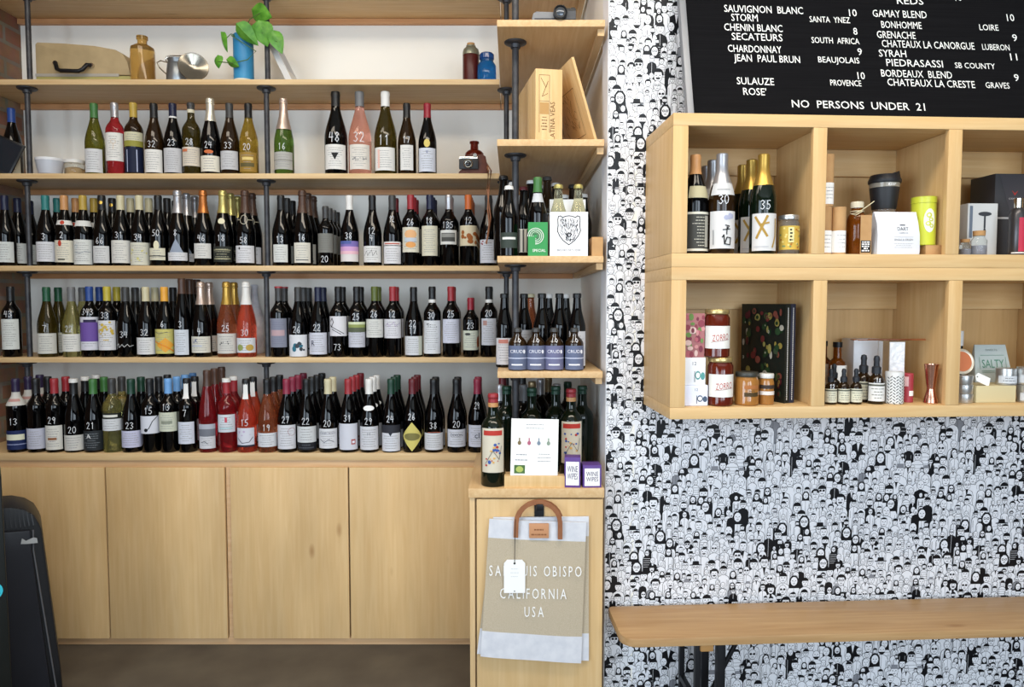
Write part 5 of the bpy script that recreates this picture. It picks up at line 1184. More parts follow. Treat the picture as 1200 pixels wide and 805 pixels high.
# sake
SB = 'sake bottles in the first upper cubby'
wbottle(814, .262, F1, 'sake', 'black', 'tan', [lab(.03, .42, '#4a4a46', 72, ('R', '#d8d4c4', -1, 1, .94, 1), ('R', '#d8d4c4', -1, 1, 0, .06), ('R', '#a8a498', .1, .4, .1, .9), lines=True, ink='#c8c4b4'), lab(.56, .68, '#c9bf9a', 70, lines=False)], '', 'dark sake bottle with striped neck band and dark label, at the left board', SB, rz=.5)
LS = [lab(.05, .42, '#e9e7e6', 66, ('B', '#a9acc4', 5, .0, .6, .75, .9, .007), ('S', '#1a1a1c', .003, [(.1, .62), (.35, .6), (.2, .5)]), ('S', '#1a1a1c', .003, [(-.05, .5), (.4, .52)]), ('S', '#1a1a1c', .003, [(.2, .58), (.18, .38)]), ('S', '#1a1a1c', .003, [(-.1, .3), (.0, .36), (.05, .12), (.2, .3), (.45, .28), (.4, .1), (.1, .12)]), ('R', '#8a8a8a', -.7, -.64, .1, .5), lines=False), lab(.58, .7, '#dcdcdc', 66, ('R', '#a0a0a0', -.5, .5, .4, .5), lines=False)]
b1 = wbottle(845, .285, F1, 'sake', 'brown', 'silver', LS, '30', 'brown sake bottle marked 30 with white calligraphy label', SB, 'long', nz=.49)
for k, (px, d) in enumerate(((834.5, .185), (827, .09))):
    u = up(px, d, F1 + .1); clone(b1, wp(u, d, F1), '%s brown sake bottle in line behind the one marked 30' % ('second', 'third')[k])
LG2 = lab(.03, .40, '#e6e4e2', 62, ('S', '#a8863c', .007, [(-.7, .9), (.1, .4)]), ('S', '#a8863c', .007, [(.1, .92), (-.3, .6), (-.6, .35)]), ('S', '#a8863c', .005, [(-.4, .7), (.2, .75)]), ('S', '#a8863c', .005, [(.75, .85), (.75, .4), (.5, .1)]), ('R', '#b8b8bc', -.8, .2, .1, .12), lines=False)
b2 = wbottle(893.5, .285, F1, 'sake', 'greendark', 'gold', LG2, '35', 'green sake bottle marked 35 with gold brushstrokes on its label', SB, 'long', nz=.44)
for k, (px, d) in enumerate(((880, .20), (869.5, .115))):
    u = up(px, d, F1 + .1); clone(b2, wp(u, d, F1), '%s green sake bottle in line behind the one marked 35' % ('second', 'third')[k])
def jar(name, px, d, z, r, h, glass, fill, lidc, text, label=None, grp=None, lidh=.014, fillh=.8, rz=0, printing=None):
    u = up(px, d, z + h / 2); p = wp(u, d, z); t = thing(name, text, 'jar', p, A - math.atan2(p.x, p.y) * .5 + rz, grp)
    MB().lathe([(0, .002), (r * .9, 0), (r, .004), (r, h - lidh - .012), (r * .9, h - lidh - .004), (r * .86, h - lidh), (0, h - lidh)], glass, 30, close=False).build('jar_body', t)
    if fill: MB().lathe([(0, .004), (r * .93, .004), (r * .93, h * fillh), (0, h * fillh)], fill, 24, close=False).build('contents', t)
    MB().lathe([(0, h - lidh + .0005), (r * .94, h - lidh + .0005), (r * .96, h - lidh + .002), (r * .96, h - .002), (r * .92, h), (0, h)], lidc, 30, close=False).build('lid', t)
    if label:
        dd = Decal(lambda s, q, l: ((r + l) * math.sin(s / r), -(r + l) * math.cos(s / r), q), .004); label(dd, r, h); dd.build('label', t)
    return t
SILV = mat('tin_silver', '#c4c4c2', .3, metal=.8); GOLDL = mat('lid_gold', '#c9b27a', .3, metal=.7)
SAUCE = noise_mat('red_salsa', '#6a2412', '#8a3a1c', nscale=60, rough=.25, lo=.4, hi=.6)
def gl_(d, r, h):
    d.rect(-r * 1.2, r * 1.2, h * .12, h * .72, paper('#c9a94a'), .0006); rr = random.Random(4)
    for k in range(26): d.ell(rr.uniform(-1.1, 1.1) * r, rr.uniform(.15, .7) * h, .003, .003, paper(('#7a8a5a', '#e0cf80', '#a8682a')[k % 3]), .0009 + .00003 * k, 6)
    d.rect(-r * .25, r * .25, h * .3, h * .68, paper('#e0d49a'), .0024); d.lines(-r * .2, r * .2, h * .32, h * .66, 4, paper('#3a3a2a'), .0028, rr, .5)
jar('glass_jar', 924, .27, F1, .031, .118, GL['clear'], None, SILV, 'glass jar with gold patterned label beside the sake bottle marked 35', gl_)
# coffee cubby
KT = 'cardboard tubes beside the divider'
def tube_box(px, d, z, h, r, text, k0=.5):
    u = up(px, d, z + h / 2); t = thing('card_tube', text, 'tube', wp(u, d, z), A, KT)
    MB().lathe([(0, 0), (r, 0), (r, h * .997), (r - .002, h), (0, h)], KRAFT, 28, close=False).build('tube_body', t)
    dd = Decal(lambda s, q, l: ((r + l) * math.sin(s / r), -(r + l) * math.cos(s / r), q), .004); dd.rect(-r * 2.2, r * 1.4, .006, h * k0, WHITE, .0006); dd.lines(-r * .8, r * .8, h * .12, h * (k0 - .06), 4, paper('#8a8a90'), .001, random.Random(3), .16); dd.build('label', t)
    return t
tube_box(966, .27, F1, .145, .0205, 'brown card tube with white label directly beside the divider, lower of two')
tube_box(969, .27, F1 + .1455, .155, .0195, 'brown card tube with white label standing on another tube', .45)
tube_box(983, .285, F1, .142, .0195, 'brown card tube with white lower label next to the wooden bottle')
# honey bottle with tag
hb = wthing('syrup_bottle', 'amber syrup bottle tied with string and a kraft tag', 'bottle', up(1004, .265, F1 + .1), .265, F1)
MB().lathe([(0, .003), (.026, 0), (.029, .004), (.029, .105), (.026, .118), (.018, .127), (.0165, .132), (.0165, .142), (0, .142)], GL['amberglass'], 28, close=False).build('glass_body', hb)
MB().lathe([(0, .1425), (.019, .1425), (.019, .158), (.0175, .161), (0, .161)], mat('clear_stopper', '#c9bfa8', .2), 24, close=False).build('stopper', hb)
dd = Decal(flatfn(Matrix.Translation((0, -.0315, 0)) @ Matrix.Rotation(R(6), 4, 'Z')))
MB().box(-.006, .028, -.034, -.0325, .002, .118, KRAFT).build('kraft_tag', hb)
dd = Decal(flatfn(Matrix.Translation((0, -.0341, 0)))); rr = random.Random(6)
dd.rect(-.004, .026, .006, .042, BLACKP, .0004)
for k in range(5): dd.lines(-.003, .025, .009 + k * .0064, .0145 + k * .0064, 1, WHITE, .0008, rr, .7)
dd.build('tag_printing', hb)
STR = mat('twine', '#d9cda8', .8)
MB().tube([(.0195 * math.cos(k * PI / 8), .0195 * math.sin(k * PI / 8), .132) for k in range(17)], .0016, STR, 6).tube([(0, -.021, .132), (.02, -.03, .148), (.036, -.03, .16)], .0014, STR, 6).tube([(0, -.021, .132), (-.02, -.028, .124), (-.036, -.03, .122), (-.02, -.03, .118), (.004, -.022, .13)], .0014, STR, 6).build('twine_bow', hb)
# coffee bag
cg = wthing('coffee_bag', 'white coffee bag with folded top and grey print', 'bag', up(1047.5, .28, F1 + .06), .28, F1)
bw_, bh_, bd_ = .066, .130, .05
vs = []; fs = []; n = 8
ring = lambda w, d, z, ch: [(-w, -d, z), (w, -d, z), (w + ch, 0, z), (w, d, z), (-w, d, z), (-w - ch, 0, z)]
rows = [ring(bw_, .025, 0, 0), ring(bw_ * 1.0, .027, .012, 0), ring(bw_ * .99, .026, .06, -.006), ring(bw_ * .98, .018, .095, -.012), ring(bw_ * 1.0, .007, .120, -.002), ring(bw_ * 1.0, .0035, bh_, 0)]
for r_ in rows: vs += r_
for k in range(len(rows) - 1):
    for j in range(6): fs.append((k * 6 + j, k * 6 + (j + 1) % 6, k * 6 + 6 + (j + 1) % 6, k * 6 + 6 + j))
fs += [tuple(reversed(range(6))), tuple(range(len(vs) - 6, len(vs)))]
MB().add(vs, fs, mat('matt_white_bag', '#dfe0e4', .5)).build('bag_body', cg, bevel=.0012)
def bagy(z): return -(.027 if z < .06 else .0265 - (z - .06) * .009 / .035 if z < .095 else .018)
dd = Decal(lambda u, z, l: (u + .014, bagy(z) - .0006 - l, z), .01); K = paper('#55565c')
dd.text('DART', 0, .072, .0105, K, .0004, width=.034); dd.rect(-.008, .008, .087, .0905, K, .0004)
dd.text('COFFEE CO', 0, .063, .004, paper('#8a8a90'), .0004, width=.028); dd.text('SINGLE & ORIGIN', 0, .042, .005, paper('#6a6a70'), .0004, width=.058); dd.rect(-.03, .03, .052, .0528, paper('#9a9aa0'), .0004)
dd.lines(-.03, .03, .018, .036, 3, paper('#9a9aa0'), .0004, random.Random(2), .16); dd.build('printing', cg)
# reusable cup on a small kraft box behind the bag
kb = wthing('kraft_box', 'brown kraft box under the black reusable cup, behind the coffee bag', 'box', up(1037, .19, F1 + .05), .19, F1)
MB().box(-.055, .055, -.045, .045, 0, .135, KRAFT).build('carton', kb, bevel=.0015)
kc = wthing('reusable_cup', 'black reusable coffee cup with tilted lid and clear band', 'cup', up(1036, .185, F1 + .18), .185, F1 + .1356)
MB().lathe([(0, .003), (.030, 0), (.033, .003), (.034, .012)], GL['clear'], 32).build('glass_foot', kc)
RUB = mat('black_silicone', '#1b1c20', .5)
MB().lathe([(0, .0125), (.0345, .0125), (.0365, .02), (.0435, .078), (.0435, .080), (0, .080)], RUB, 32, close=False).build('sleeve', kc)
MB().lathe([(.0415, .0805), (.0435, .0805), (.0442, .094), (.042, .094)], mat('clear_band', '#8a8478', .15), 32).build('clear_band', kc)
lm = Matrix.Translation((0, 0, .0945)) ; lb = MB(); lb.lathe([(0, 0), (.0465, 0), (.048, .003), (.048, .010), (.045, .016), (.041, .030), (0, .030)], RUB, 32, close=False)
lb.v = [(x, y, z + .0945 + (max(0, x) * .32 - .004 if z > .02 else 0)) for x, y, z in lb.v]; lb.build('lid', kc)
dd = Decal(lambda s, z, l: ((.0440 + l) * math.sin(s / .044), -(.0440 + l) * math.cos(s / .044), z), .004); dd.text('KEEP', .0, .0835, .008, WHITE, .0006); dd.build('lettering', kc)
# yellow tin on wood blocks
bb = wthing('wood_block', 'brown wooden block under the yellow green tin', 'block', up(1090, .25, F1 + .02), .25, F1)
MB().box(-.040, .036, -.04, .035, 0, .030, KRAFT).build('block_body', bb, bevel=.0015)
YG = mat('chartreuse_tin', '#c3c93c', .35); tn = wthing('tea_tin', 'chartreuse cylindrical tin with white oval emblem', 'tin', up(1082, .255, F1 + .1), .255, F1 + .0305)
tr_, th_ = .0345, .148
MB().lathe([(0, 0), (tr_, 0), (tr_ + .001, .002), (tr_, .004), (tr_, th_ - .02), (0, th_ - .02)], YG, 36, close=False).build('tin_body', tn)
MB().lathe([(0, th_ - .0195), (tr_ + .001, th_ - .0195), (tr_ + .001, th_ - .003), (tr_ + .0015, th_ - .001), (tr_ - .002, th_), (0, th_)], YG, 36, close=False).build('lid', tn)
dd = Decal(lambda s, z, l: ((tr_ + l) * math.sin(s / tr_), -(tr_ + l) * math.cos(s / tr_), z), .004)
dd.ell(-.002, .074, .017, .036, paper('#e6e8d8'), .0006); 
for u, v, a, b in ((-.004, .09, .008, .008), (.002, .077, .007, .006), (-.006, .065, .008, .007), (.004, .058, .006, .006)): dd.ell(u, v, a, b, YG, .001); dd.ell(u - .001, v, a * .5, b * .5, paper('#e6e8d8'), .0014)
dd.build('emblem', tn)
# tool cubby (cut by the frame)
wb = wthing('gift_box', 'white box printed with a steel wine pourer', 'box', up(1142, .17, F1 + .1), .17, F1)
MB().box(-.052, .046, -.04, .04, 0, .168, mat('grey_white_card', '#c9cbcb', .5)).build('carton', wb, bevel=.001)
dd = Decal(flatfn(Matrix.Translation((0, -.0401, 0)))); K = paper('#3a3d42'); dd.ell(.004, .135, .022, .007, K, .0004); dd.rect(.001, .007, .09, .132, K, .0006); dd.ell(.004, .084, .004, .006, K, .0008); dd.rect(.0025, .0055, .06, .082, K, .0006); dd.rect(-.046, -.036, .06, .16, paper('#6a7686'), .0004); dd.build('printing', wb)
bx = wthing('gift_box', 'tall black box with a small red emblem', 'box', up(1171, .13, F1 + .12), .13, F1)
MB().box(-.063, .062, -.06, .055, 0, .265, mat('charcoal_card', '#2e2d30', .55)).build('carton', bx, bevel=.001)
dd = Decal(flatfn(Matrix.Translation((0, -.0601, 0)))); dd.add([dd.fn(a, b, .0004) for a, b in ((-.05, .262), (.055, .262), (.02, .15), (-.014, .15))], [(0, 1, 2, 3)], paper('#3c3a3e'))
rd = paper('#a03028'); dd.add([dd.fn(a, b, .0008) for a, b in ((-.008, .213), (.003, .203), (.014, .213), (.003, .196))], [(0, 1, 2, 3)], rd); dd.text('COBBLE', .003, .184, .005, paper('#b8b4b0'), .0008, width=.04); dd.rect(-.055, .055, .122, .128, paper('#a8a8a8'), .0008); dd.build('printing', bx)
for k, (px, d, r, h, wd) in enumerate(((1131, .27, .0165, .05, 'small glass cork jar at the divider in front of the white box'), (1147, .275, .022, .075, 'larger glass jar with cork stopper in front of the pourer box'))):
    u = up(px, d, F1 + .03); t = thing('cork_jar', wd, 'jar', wp(u, d, F1), A, 'small cork jars')
    MB().lathe([(0, .002), (r * .9, 0), (r, .004), (r, h * .6), (r * .7, h * .72), (r * .7, h * .8), (0, h * .8)], GL['clear'], 24, close=False).build('jar_body', t)
    MB().lathe([(0, .003), (r * .9, .003), (r * .9, h * .4), (0, h * .4)], mat('pale_grain', '#c9b88a' if k else '#8a8a98', .8), 20, close=False).build('contents', t)
    MB().lathe([(0, h * .8), (r * .75, h * .8), (r * .8, h), (0, h)], mat('cork', '#b58a5a', .9), 20, close=False).build('cork', t)
cs = wthing('cocktail_can', 'steel can with red and pink label at the frame edge', 'can', up(1192, .27, F1 + .06), .27, F1)
MB().lathe([(0, 0), (.022, 0), (.024, .004), (.024, .125), (.018, .14), (.013, .146), (0, .146)], mat('can_charcoal', '#4a484a', .3, metal=.6), 28, close=False).build('can_body', cs)
MB().lathe([(0, .1465), (.012, .1465), (.012, .175), (.008, .177), (0, .177)], CHROME, 20, close=False).build('pour_cap', cs)
dd = Decal(lambda s, z, l: ((.024 + l) * math.sin(s / .024), -(.024 + l) * math.cos(s / .024), z), .004); dd.rect(-.012, .024, .012, .115, paper('#b8344a'), .0006); dd.rect(.008, .018, .02, .1, paper('#e8c4c8'), .001); dd.rect(-.03, .03, .006, .01, paper('#d8d4d0'), .0008); dd.build('label', cs)
# ---- lower cubbies
def carton(name, px0, px1, d, z, h, dep, mt, text, grp=None, rz=0, deco=None):
    a, b = up(px0, d, z + h / 2), up(px1, d, z + h / 2); w = (b - a) / 2
    t = wthing(name, text, 'box', (a + b) / 2, d, z, grp, rz); MB().box(-w, w, 0, dep, 0, h, mt).build('carton', t, bevel=.0012)
    if deco: dd = Decal(flatfn()); deco(dd, w, h); dd.build('printing', t)
    return t
def ddeco(col):
    def f(d, w, h):
        d.text('12', w * .2, h * .72, h * .13, paper('#6a6a70'), .0004); d.ell(w * .45, h * .35, w * .2, h * .16, paper(col), .0004); d.ell(w * .45, h * .35, w * .14, h * .1, paper('#f2f0ec'), .0008)
        d.ell(w * .8, h * .32, w * .16, h * .14, paper(col), .0004); d.rect(w * .2, w * .24, h * .1, h * .5, paper('#3a4048'), .0012)
    return f
carton('tea_box', 796, 829.5, .30, F2, .062, .075, mat('card_blue_white', '#dfe2f2', .5), 'white card box with blue edge at the bottom of the left pile', 'card boxes piled at the left', .0, ddeco('#4a5a70'))
carton('tea_box', 794, 827, .295, F2 + .0625, .082, .07, WHITEC, 'white card box with teal rings, upper of the left pile', 'card boxes piled at the left', .04, ddeco('#5a9a96'))
zf = F2 + .145
fl = wthing('recipe_box', 'floral photo card box topping the left pile', 'box', up(812, .29, zf + .07), .29, zf)
MB().box(-.045, .036, 0, .012, 0, .132, mat('floral_pink', '#a86a6a', .5)).build('carton', fl, bevel=.001)
dd = Decal(flatfn()); rr = random.Random(12)
for k in range(46): dd.ell(rr.uniform(-.04, .032), rr.uniform(.006, .126), rr.uniform(.004, .011), rr.uniform(.004, .011), paper(('#c98a8a', '#8e4450', '#6a8a4a', '#d8b8b0', '#7a3a48', '#b0606a')[k % 6]), .0004 + .00004 * k, 8)
dd.build('printing', fl)
def zor(seed):
    def f(d, r, h):
        d.rect(-r * 1.25, r * 1.25, h * .19, h * .66, paper('#ebe8e0'), .0006); d.text('ZORRO', r * .15, h * .36, h * .13, paper('#b03a3a'), .0010, width=r * 1.35, slope=.12)
        d.stroke([(-r * .6, h * .32), (r * .9, h * .38)], .0012, paper('#7a3030'), .001)
    return f
jar('sauce_jar', 844, .285, F2, .0375, .145, mat('salsa_in_glass', '#5a1c0e', .08, coat=.3), None, GOLDL, 'red sauce jar with white label, lower of the two stacked jars', zor(1), 'stacked sauce jars')
jar('sauce_jar', 840, .283, F2 + .1455, .0375, .143, mat('salsa_in_glass', '#5a1c0e', .08, coat=.3), None, GOLDL, 'red sauce jar with white label, upper of the two stacked jars', zor(2), 'stacked sauce jars')
HONEY = noise_mat('spiced_honey', '#a8783a', '#c0904a', nscale=40, rough=.3)
jar('spice_jar', 875, .28, F2, .0355, .1, mat('spice_in_glass', '#a06c34', .08, coat=.3), None, mat('dark_lid', '#3a3a34', .4), 'wide amber jar with dark lid beside the sauce jars', lambda d, r, h: (d.rect(-r * .4, r * .9, h * .5, h * .62, paper('#a86a3a'), .0006), d.rect(-r * .4, r * .9, h * .28, h * .4, paper('#4a3a20'), .0006), d.lines(-r * .3, r * .8, h * .42, h * .48, 1, paper('#6a4a2a'), .0006, random.Random(1))))
jar('spice_jar', 898, .275, F2, .0225, .094, mat('spice_in_glass', '#a06c34', .08, coat=.3), None, mat('lid_white', '#d8d6d2', .4), 'small amber jar with white lid before the floral cookbook', lambda d, r, h: (d.rect(-r * 1.2, r * 1.2, h * .52, h * .64, paper('#3a2f2a'), .0006), d.rect(-r * 1.2, r * 1.2, h * .32, h * .44, paper('#e0d8d0'), .0006)))
# cookbooks
def cookbook(px, d, rz, text, cover, h, wdt, th, floral):
    t = wthing('cookbook', text, 'book', up(px, d, F2 + .1), d, F2, 'dark cookbooks in the first lower cubby', rz)
    # spine faces the room at x = 0..th, covers run back along y
    MB().box(0, .0025, 0, wdt, 0, h, cover).box(th - .0025, th, 0, wdt, 0, h, cover).box(.0025, th - .0025, 0, .002, 0, h, cover).build('cover', t)
    MB().box(.0028, th - .0028, .0022, wdt - .004, .004, h - .004, mat('book_pages_cream', '#c9c2b0', .8)).build('pages', t)
    sp = Decal(flatfn()); rr = random.Random(int(px))
    v = .01
    while v < h - .012: sp.rect(th * .42, th * .58, v, v + .0025, WHITE, .0005); v += .0046
    sp.build('spine_lettering', t)
    if floral:
        dd = Decal(lambda u, z, l: (-l, wdt - u, z)); 
        cols = ('#2a4428', '#233a20', '#6a2a28', '#8a7a3a', '#a8a294', '#3e4e2c', '#7a4034', '#94884a', '#34422f', '#551f28')
        for k in range(80):
            u, v = rr.uniform(.012, wdt - .012), rr.uniform(.012, h - .014); a = rr.uniform(.004, .012); b = a * rr.uniform(.8, 2.4) if a < .009 else a
            if v + b > h - .003 or v - b < .003: b = a * .8
            dd.ell(u, v, a, b, paper(cols[k % 10]), .0005 + .00004 * k, 10)
            if k % 3 == 0: dd.ell(u, v, a * .55, b * .55, paper(cols[(k + 4) % 10]), .004, 8); dd.ell(u, v, a * .2, b * .25, paper(cols[(k + 3) % 10]), .0043, 6)
        dd.build('cover_picture', t)
    return t
NAVY = mat('cover_navy', '#23283a', .5); DKF = mat('cover_black_green', '#141a16', .45)
cookbook(919.5, .262, R(19), 'dark floral cookbook standing with fruit pictures on its cover', DKF, .305, .20, .019, True)
uu = up(919.5, .262, F2 + .1)
t = cookbook(924.8, .262 + .001, R(19), 'navy cookbook with white dotted spine right of the floral one', NAVY, .305, .20, .019, False)
off = Matrix.Rotation(A + R(19), 3, 'Z') @ Vector((.0200, 0, 0)); t.location = wp(uu, .262, F2) + off
# bitters
def dropper(px, d, text, s=1.0, labc='#d3cfb8', num=None):
    u = up(px, d, F2 + .04); p = wp(u, d, F2); t = thing('dropper_bottle', text, 'bottle', p, A - math.atan2(p.x, p.y) * .5, 'bitters dropper bottles')
    r = .0175 * s; h = .068 * s
    MB().lathe([(0, .001), (r - .002, 0), (r, .003), (r, h * .72), (r * .85, h * .86), (r * .5, h * .95), (r * .5, h), (0, h)], GL['brown'], 26, close=False).build('glass_body', t)
    MB().lathe([(0, h + .0005), (r * .56, h + .0005), (r * .56, h + .014 * s), (r * .36, h + .017 * s), (r * .34, h + .026 * s), (r * .4, h + .032 * s), (r * .3, h + .039 * s), (0, h + .041 * s)], mat('rubber_bulb', '#20232a', .5), 20, close=False).build('dropper_cap', t)
    dd = Decal(lambda q, z, l: ((r + l) * math.sin(q / r), -(r + l) * math.cos(q / r), z), .004); dd.rect(-r * 1.3, r * 1.3, h * .1, h * .7, paper(labc), .0006); dd.rect(-r * 1.3, r * 1.3, h * .6, h * .66, paper('#5a5a50'), .0009); dd.lines(-r, r, h * .16, h * .56, 4, paper('#7a7a70'), .0009, random.Random(int(px)), .25); dd.build('label', t)
    if num: dd = Decal(lambda q, z, l: ((r + l) * math.sin(q / r), -(r + l) * math.cos(q / r), z), .003); dd.digits(num, 0, h * .73, .012, INKW, .001, .0016); dd.build('price_mark', t)
    return t
dropper(973.5, .285, 'small amber dropper bottle marked 12 right beside the divider', 1.0, num='12')
dropper(988.5, .285, 'small amber dropper bottle, middle of the front three')
dropper(1003, .285, 'small amber dropper bottle left of the big white labelled one')
dropper(1026.5, .28, 'largest amber dropper bottle marked 18 with bright white label', 1.36, '#e0deda', '18')
dropper(1011.5, .235, 'large amber dropper bottle in the rear row, left of the largest', 1.36)
dropper(977, .235, 'small amber dropper bottle at the back next to the divider', 1.1)
for px, d, txt in ((981, .15, 'amber spirit bottle with white label behind the droppers'), (964, .085, 'amber spirit bottle half hidden by the divider')):
    u = up(px, d, F2 + .1); t = thing('spirit_bottle', txt, 'bottle', wp(u, d, F2), A, 'amber spirit bottles')
    MB().lathe([(0, .002), (.026, 0), (.028, .004), (.028, .1), (.024, .118), (.013, .13), (.0125, .165), (0, .165)], GL['amberglass'], 26, close=False).build('glass_body', t)
    MB().lathe([(0, .1655), (.0145, .1655), (.0145, .182), (0, .183)], STEELB, 20, close=False).build('stopper', t)
    dd = Decal(lambda q, z, l: ((.028 + l) * math.sin(q / .028), -(.028 + l) * math.cos(q / .028), z), .004); dd.rect(-.034, .034, .01, .108, WHITE, .0006); dd.build('label', t)
carton('gift_box', 1000, 1034, .12, F2, .19, .08, WHITEC, 'plain tall white box behind the dropper bottles')
# copper spoons resting on an acrylic stand
ACR = mat('clear_acrylic', '#f4f6f6', .03, trans=.95, ior=1.1)
stz = F2; u0, u1 = up(1035, .2, F2 + .1), up(1052, .2, F2 + .1)
sd = wthing('acrylic_stand', 'clear acrylic stand with crinkled face carrying copper spoons', 'stand', (u0 + u1) / 2, .20, F2); w = (u1 - u0) / 2
MB().box(-w, w, -.035, -.031, 0, .186, noise_mat('crinkled_acrylic', '#d8dade', '#f0f0f2', nscale=60, rough=.15, bump=.5)).build('front_panel', sd)
MB().box(-w, w, .031, .035, 0, .186, ACR).build('back_panel', sd); MB().box(-w, w, -.036, .036, .1865, .189, ACR).build('top_panel', sd)
for k, (a, b, dz, txt) in enumerate(((-.12, .12, 0, 'long copper bar spoon lying across the acrylic stand, front one'), (-.07, .16, .006, 'copper bar spoon with twisted handle lying behind the front one'))):
    t = wthing('bar_spoon', txt, 'spoon', (u0 + u1) / 2, .20, F2 + .192, 'copper bar spoons')
    yy = -.02 + .03 * k
    m_ = MB(); m_.tube([(a, yy, .0), (b - .02, yy, .0)], .0022, COPPER, 8); Ms = Matrix.Translation((a - .012 if k == 0 else b - .006, yy, 0)); m_.lathe([(0, -.002), (.010, .0), (.013, .002), (.010, .003), (0, .0015)], COPPER, 20, M=Ms, close=False); m_.build('spoon_body', t)
gt = wthing('mixing_glass', 'tumbler wrapped in black and white chevron pattern', 'glass', up(1048, .285, F2 + .04), .285, F2)
gr_ = .0265
MB().lathe([(0, .004), (gr_ - .003, 0), (gr_, .003), (gr_, .098), (gr_ - .002, .098), (gr_ - .002, .01), (0, .008)], mat('frosted_white', '#dcdad6', .3), 30, close=False).build('tumbler', gt)
dd = Decal(lambda q, z, l: ((gr_ + l) * math.sin(q / gr_), -(gr_ + l) * math.cos(q / gr_), z), .004)
for k in range(8):
    s0 = -.034 + k * .0085
    for j in range(9): dd.stroke([(s0, .006 + j * .0095), (s0 + .005, .010 + j * .0095 + (0 if k % 2 else -.008))], .0022, BLACKP, .0006)
dd.build('pattern', gt)
rc = wthing('wrapped_tin', 'short red and white wrapped tin between the tumbler and jigger', 'tin', up(1063, .25, F2 + .03), .25, F2)
MB().lathe([(0, 0), (.017, 0), (.017, .088), (.015, .09), (0, .09)], mat('red_wrap', '#a83a44', .4), 24, close=False).build('tin_body', rc)
dd = Decal(lambda q, z, l: ((.017 + l) * math.sin(q / .017), -(.017 + l) * math.cos(q / .017), z), .004); dd.rect(-.004, .012, .02, .036, WHITE, .0006); dd.rect(-.02, -.006, .05, .08, paper('#e0b8b8'), .0006); dd.build('pattern', rc)
jg = wthing('jigger', 'polished copper double jigger', 'jigger', up(1091, .28, F2 + .06), .28, F2)
MB().lathe([(0, .002), (.019, 0), (.0205, .002), (.017, .02), (.0115, .040), (.0112, .046), (.014, .062), (.0195, .112), (.021, .120), (.0195, .120), (.013, .066), (0, .06)], COPPER, 36, close=False).build('jigger_body', jg)
# right lower cubby
def tin(px, d, z, r, h, text, grp, lidc=SILV, bodyc=SILV, lbl=True):
    u = up(px, d, z + h / 2); p = wp(u, d, z); t = thing('round_tin', text, 'tin', p, A - math.atan2(p.x, p.y) * .5, grp)
    MB().lathe([(0, 0), (r - .001, 0), (r, .002), (r, h * .64), (0, h * .64)], bodyc, 32, close=False).build('tin_body', t)
    MB().lathe([(0, h * .645), (r + .0008, h * .645), (r + .0008, h - .001), (r - .001, h), (0, h)], lidc, 32, close=False).build('lid', t)
    if lbl: dd = Decal(lambda q, zz, l: ((r + l) * math.sin(q / r), -(r + l) * math.cos(q / r), zz), .004); dd.rect(-r * 1.1, r * 1.1, h * .12, h * .56, paper('#c9ccd0'), .0006); dd.lines(-r * .8, r * .8, h * .2, h * .5, 2, paper('#7a7d80'), .0009, random.Random(int(px)), .3); dd.build('label', t)
    return t
gtn = 'silver tins in the right lower cubby'
for k in range(3): tin(1129, .27, F2 + k * .0285, .026, .028, 'silver round tin, %s of the left stack of three' % ('bottom', 'middle', 'top')[k], gtn, lbl=False)
ot = wthing('round_tin', 'round silver tin with orange face standing on edge on the tin stack', 'tin', up(1129, .275, F2 + .12), .262, F2 + .0856 + .040)
Mo = Matrix.Rotation(R(78), 4, 'X')
MB().lathe([(0, -.012), (.037, -.012), (.040, -.008), (.040, .006), (.037, .008), (.034, .006), (0, .006)], mat('cream_tin', '#d9d0bc', .35, metal=.3), 36, M=Mo, close=False).build('tin_body', ot)
MB().lathe([(0, .0064), (.031, .0064), (.031, .0072), (0, .0072)], mat('orange_paper', '#c9744a', .6), 32, M=Mo, close=False).build('face_label', ot)
bt2 = wthing('tall_bottle', 'narrow white capped dark bottle behind the orange tin', 'bottle', up(1124, .10, F2 + .1), .10, F2)
MB().lathe([(0, 0), (.016, 0), (.016, .13), (.009, .15), (.009, .165), (0, .165)], GL['black'], 20, close=False).build('glass_body', bt2); MB().lathe([(0, .1655), (.0105, .1655), (.0105, .215), (0, .216)], capmat('white'), 18, close=False).build('capsule', bt2)
bxw = carton('wooden_box', 1144, 1190.5, .285, F2, .052, .1, mat('pale_wood_box', '#cdbd92', .6), 'pale wooden box carrying the tin and the white paper tag')
pt2 = wthing('paper_tag', 'white paper tag lying at a slant on the wooden box', 'tag', up(1148, .27, F2 + .08), .272, F2 + .075)
Mt = Matrix.Rotation(R(24), 4, 'Y') @ Matrix.Rotation(R(-18), 4, 'X')
MB().prism([(-.018, 0), (-.010, .014), (.034, .014), (.034, -.014), (-.010, -.014)], -.0006, .0006, WHITE, Mt).build('card', pt2)
dd = Decal(flatfn(Mt @ Matrix.Translation((0, -.0008, 0)))); dd.ell(-.010, 0, .002, .002, BLACKP, .0003); dd.build('eyelet', pt2)
sp_ = wthing('snack_pouch', 'pale green pouch with SALTY in green letters', 'pouch', up(1158, .15, F2 + .1), .152, F2)
